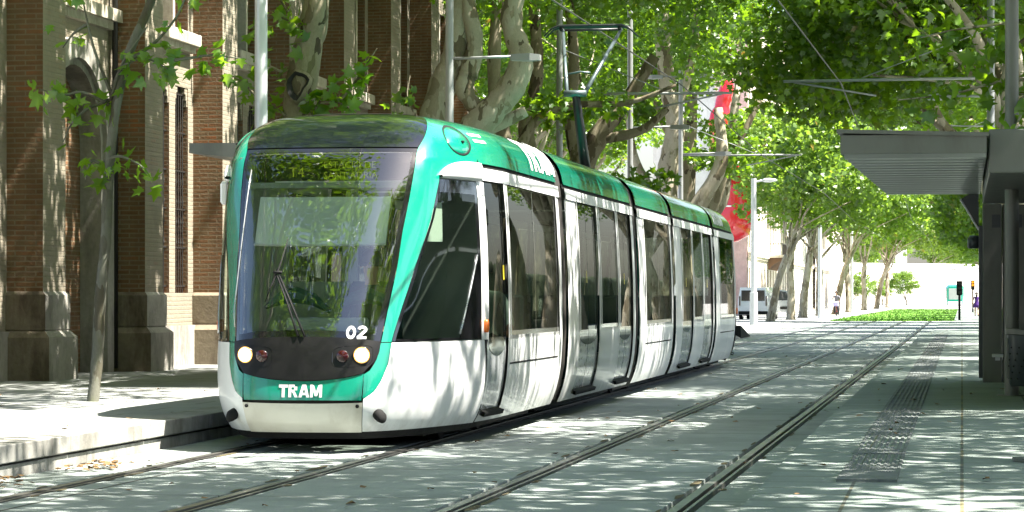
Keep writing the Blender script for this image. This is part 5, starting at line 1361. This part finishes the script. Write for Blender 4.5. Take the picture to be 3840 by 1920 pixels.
# walker in a purple dress
pw = empty('person', (1.0, 191.5, .012), 0, 'person with dark hair in a short purple dress walking away on the far footway', 'person')
J = {'pelvis': ((0,0,.92), (.15,.11)), 'waist': ((0,0,1.06), (.125,.10)), 'chest': ((0,.01,1.26), (.155,.11)), 'neck': ((0,.01,1.42), .05), 'skull': ((0,0,1.52), (.08,.09)), 'top': ((0,-.01,1.60), (.075,.085)),
     'hl': ((-.09,0,.86), .10), 'kl': ((-.10,.14,.50), .062), 'al': ((-.10,.10,.09), .040), 'tl': ((-.10,.25,.05), .032), 'hr': ((.09,0,.86), .10), 'kr': ((.10,-.04,.48), .062), 'ar': ((.10,-.32,.16), .040), 'tr': ((.10,-.26,.04), .032),
     'sl': ((-.17,.01,1.34), .055), 'el': ((-.25,-.08,1.08), .042), 'wl': ((-.24,.06,.88), .030), 'sr': ((.17,.01,1.34), .055), 'er': ((.25,.08,1.08), .042), 'wr': ((.24,.20,.92), .030)}
BN = [('pelvis','waist'),('waist','chest'),('chest','neck'),('neck','skull'),('skull','top'),('pelvis','hl'),('hl','kl'),('kl','al'),('al','tl'),('pelvis','hr'),('hr','kr'),('kr','ar'),('ar','tr'),('chest','sl'),('sl','el'),('el','wl'),('chest','sr'),('sr','er'),('er','wr')]
figure('body', J, BN, pw, [M['skin'], cloth('purple', (.06,.012,.16)), M['under']], lambda c: 1 if .72 < c.z < 1.40 and abs(c.x) < .21 else (2 if c.z < .10 else 0))
b = MB(); b.loft([[(w*math.cos(a), w*.75*math.sin(a), z) for a in [2*math.pi*k/18 for k in range(18)]] for w, z in ((.165,1.0),(.20,.85),(.245,.62),(.24,.62),(.19,.86))]); b.build('dress_skirt', cloth('purple_skirt', (.06,.012,.16)), pw, True)
head_parts(pw, (0,-.005,1.57), (0, 1), long=True)
hand(pw, (-.24,.06,.88), (.0,.35,-.9)); hand(pw, (.24,.20,.92), (0,.5,-.85))
# walker in dark green beside
p2 = empty('person', (1.42, 190.6, .012), .3, 'person in a long dark green coat half hidden by the shelter', 'person')
J2 = dict(J); figure('body', J2, BN, p2, [M['skin'], cloth('green', (.012,.05,.035)), M['under']], lambda c: 1 if .5 < c.z < 1.40 else (2 if c.z < .5 else 0))
b = MB(); b.loft([[(w*math.cos(a), w*.8*math.sin(a), z) for a in [2*math.pi*k/18 for k in range(18)]] for w, z in ((.17,1.02),(.22,.8),(.27,.42),(.26,.42),(.20,.84))]); b.build('coat_skirt', cloth('green_skirt', (.012,.05,.035)), p2, True)
head_parts(p2, (0,-.005,1.57), (0, 1)); hand(p2, (-.24,.06,.88), (.0,.35,-.9)); hand(p2, (.24,.20,.92), (0,.5,-.85))
# cyclist and bicycle
CX, CY = -8.85, 196.0
bk = empty('bicycle', (CX, CY, 0), 0, 'red bicycle with a pale lilac front bag, ridden along the left path', 'bicycle')
for y, nm in ((-.52, 'wheel'), (.52, 'wheel')):
    b = MB(); rg = 24
    b.loft([[(.016*math.cos(t), y+(.33+.016*math.sin(t))*math.cos(a), .345+(.33+.016*math.sin(t))*math.sin(a)) for t in [2*math.pi*j/6 for j in range(6)]] for a in [2*math.pi*k/rg for k in range(rg+1)]])
    for k in range(12): a = 2*math.pi*k/12; b.tube([(0, y, .345), (0, y+.325*math.cos(a), .345+.325*math.sin(a))], .003, 4)
    b.build(nm, M['rubber'], bk, True)
b = MB(); fr = [(0,-.52,.345),(0,-.40,.95),(0,-.36,1.02)]
b.tube(fr, .018, 8); b.tube([(0,-.42,.80),(0,.05,.30)], .018, 8); b.tube([(0,.05,.30),(0,.18,.86)], .018, 8); b.tube([(0,-.41,.86),(0,.16,.78)], .016, 8); b.tube([(0,.52,.345),(0,.05,.30)], .012, 6); b.tube([(0,.52,.345),(0,.17,.80)], .011, 6)
b.tube([(-.30,-.22,1.05),(-.22,-.34,1.06),(0,-.37,1.04),(.22,-.34,1.06),(.30,-.22,1.05)], .013, 8); b.tube([(-.14,.05,.16),(-.02,.05,.30),(.02,.05,.30),(.14,.05,.44)], .012, 6); b.build('frame', plain('bike_red', (.35,.02,.015), .35), bk, True)
b = MB(); b.loft([[(.10*w*math.cos(a), .20+.14*math.sin(a)*w, z) for a in [2*math.pi*k/12 for k in range(12)]] for w, z in ((.6,.86),(1,.88),(1,.92),(.5,.94))], 0, True, True); b.build('saddle', M['rubber'], bk, True)
b = MB(); b.box(-.20, .20, -.72, -.48, .72, 1.06, 0, .06); b.build('front_bag', plain('lilac', (.50,.44,.75), .6), bk)
cp_ = empty('person', (CX, CY, 0), 0, 'cyclist with dark hair and a grey top, riding towards the viewer', 'person')
Jc = {'pelvis': ((0,.20,.98), (.14,.12)), 'waist': ((0,.16,1.14), (.12,.10)), 'chest': ((0,.06,1.36), (.165,.11)), 'neck': ((0,.0,1.53), .05), 'skull': ((0,-.03,1.63), (.08,.09)), 'top': ((0,-.04,1.71), (.075,.085)),
     'hl': ((-.10,.14,.94), .10), 'kl': ((-.13,-.18,.72), .066), 'al': ((-.13,.03,.30), .042), 'tl': ((-.14,-.12,.24), .034), 'hr': ((.10,.14,.94), .10), 'kr': ((.13,-.12,.56), .066), 'ar': ((.13,.07,.16), .042), 'tr': ((.14,-.08,.09), .034),
     'sl': ((-.19,.04,1.43), .055), 'el': ((-.30,-.06,1.20), .044), 'wl': ((-.29,-.20,1.08), .032), 'sr': ((.19,.04,1.43), .055), 'er': ((.30,-.06,1.20), .044), 'wr': ((.29,-.20,1.08), .032)}
figure('body', Jc, BN, cp_, [M['skin'], cloth('grey_top', (.20,.19,.22)), cloth('trousers', (.035,.03,.045)), M['under']], lambda c: 3 if c.z < .32 and c.y < .12 else (2 if c.z < 1.02 and abs(c.x) < .24 else (1 if c.z < 1.50 and not (abs(c.x) > .24 and c.z < 1.22) else 0)))
head_parts(cp_, (0,-.035,1.68), (0, -1)); hand(cp_, (-.29,-.20,1.09), (0,-1,-.1)); hand(cp_, (.29,-.20,1.09), (0,-1,-.1))
# driver and passenger in the tram
SIT = {'pelvis': ((0,.0,.84), (.16,.13)), 'waist': ((0,.02,1.02), (.14,.11)), 'chest': ((0,.0,1.26), (.18,.12)), 'neck': ((0,-.02,1.43), .052), 'skull': ((0,-.04,1.54), (.08,.09)), 'top': ((0,-.05,1.63), (.076,.086)),
     'hl': ((-.10,-.08,.86), .10), 'kl': ((-.13,-.46,.86), .068), 'al': ((-.13,-.44,.45), .045), 'tl': ((-.13,-.60,.40), .036), 'hr': ((.10,-.08,.86), .10), 'kr': ((.13,-.46,.86), .068), 'ar': ((.13,-.44,.45), .045), 'tr': ((.13,-.60,.40), .036),
     'sl': ((-.20,-.01,1.35), .062), 'el': ((-.27,-.10,1.08), .048), 'wl': ((-.22,-.34,1.0), .033), 'sr': ((.20,-.01,1.35), .062), 'er': ((.27,-.10,1.08), .048), 'wr': ((.22,-.34,1.0), .033)}
def sitter(loc, rz, label, shirt, hair='hair', dz=0):
    p = empty('person', loc, rz, label, 'person')
    figure('body', SIT, BN, p, [M['skin'], shirt, cloth('dark_trousers', (.03,.03,.04)), M['under']], lambda c: 3 if c.z < .46 else (2 if c.z < .97 and abs(c.x) < .21 else (1 if c.z < 1.41 and not (c.y < -.24) else 0)))
    head_parts(p, (0,-.045,1.60), (0, -1), hair); hand(p, (-.22,-.34,1.0), (.2,-1,-.1)); hand(p, (.22,-.34,1.0), (-.2,-1,-.1)); return p
sitter((TX+.2, TY+1.98, .06), 0, 'driver seated behind the windscreen of the near tram', cloth('driver', (.03,.035,.05)))
sitter((TX+.93, TY+3.72, .02), R(20), 'passenger in a pale mint shirt at the first window of the near tram', cloth('mint', (.66,.80,.72)))
# ================================================================ camera and light
TH = math.atan(1132/6860)
cam = bpy.data.cameras.new('camera'); co = bpy.data.objects.new('camera', cam); COL.objects.link(co)
co.location = (0, 0, 1.35); co.rotation_euler = (R(90), 0, TH)
cam.sensor_width = 36; cam.lens = 36*6860/2576; cam.shift_y = 104/2576; cam.clip_start = .1; cam.clip_end = 3000
scene.camera = co
sv = Vector((.48, -.035, .87)).normalized()
sun = bpy.data.lights.new('sun', 'SUN'); so = bpy.data.objects.new('sun', sun); COL.objects.link(so)
sun.energy = 5.0; sun.angle = R(.5); sun.color = (1, .95, .86); so.rotation_euler = (-sv).to_track_quat('-Z', 'Y').to_euler()
w = bpy.data.worlds.new('World'); scene.world = w; w.use_nodes = True; nt = w.node_tree; nt.nodes.clear()
sky = nt.nodes.new('ShaderNodeTexSky'); sky.sky_type = 'NISHITA'; sky.sun_disc = False
sky.sun_elevation = math.asin(sv.z); sky.sun_rotation = math.atan2(sv.x, sv.y); sky.air_density = 1.0; sky.dust_density = 2.5
bg = nt.nodes.new('ShaderNodeBackground'); bg.inputs[1].default_value = .07
wo = nt.nodes.new('ShaderNodeOutputWorld'); nt.links.new(sky.outputs[0], bg.inputs[0]); nt.links.new(bg.outputs[0], wo.inputs[0])
vs = scene.view_settings; scene.display_settings.display_device = 'sRGB'; vs.view_transform = 'Standard'; vs.look = 'None'; vs.exposure = 2.35; vs.gamma = 1; vs.use_curve_mapping = False
scene.render.engine = 'CYCLES'
cy = scene.cycles; cy.max_bounces = 7; cy.diffuse_bounces = 3; cy.glossy_bounces = 4; cy.transmission_bounces = 4; cy.transparent_max_bounces = 12
cy.use_denoising = True; cy.sample_clamp_indirect = 6; cy.caustics_reflective = False; cy.caustics_refractive = False
try: cy.denoiser = 'OPENIMAGEDENOISE'
except Exception: pass
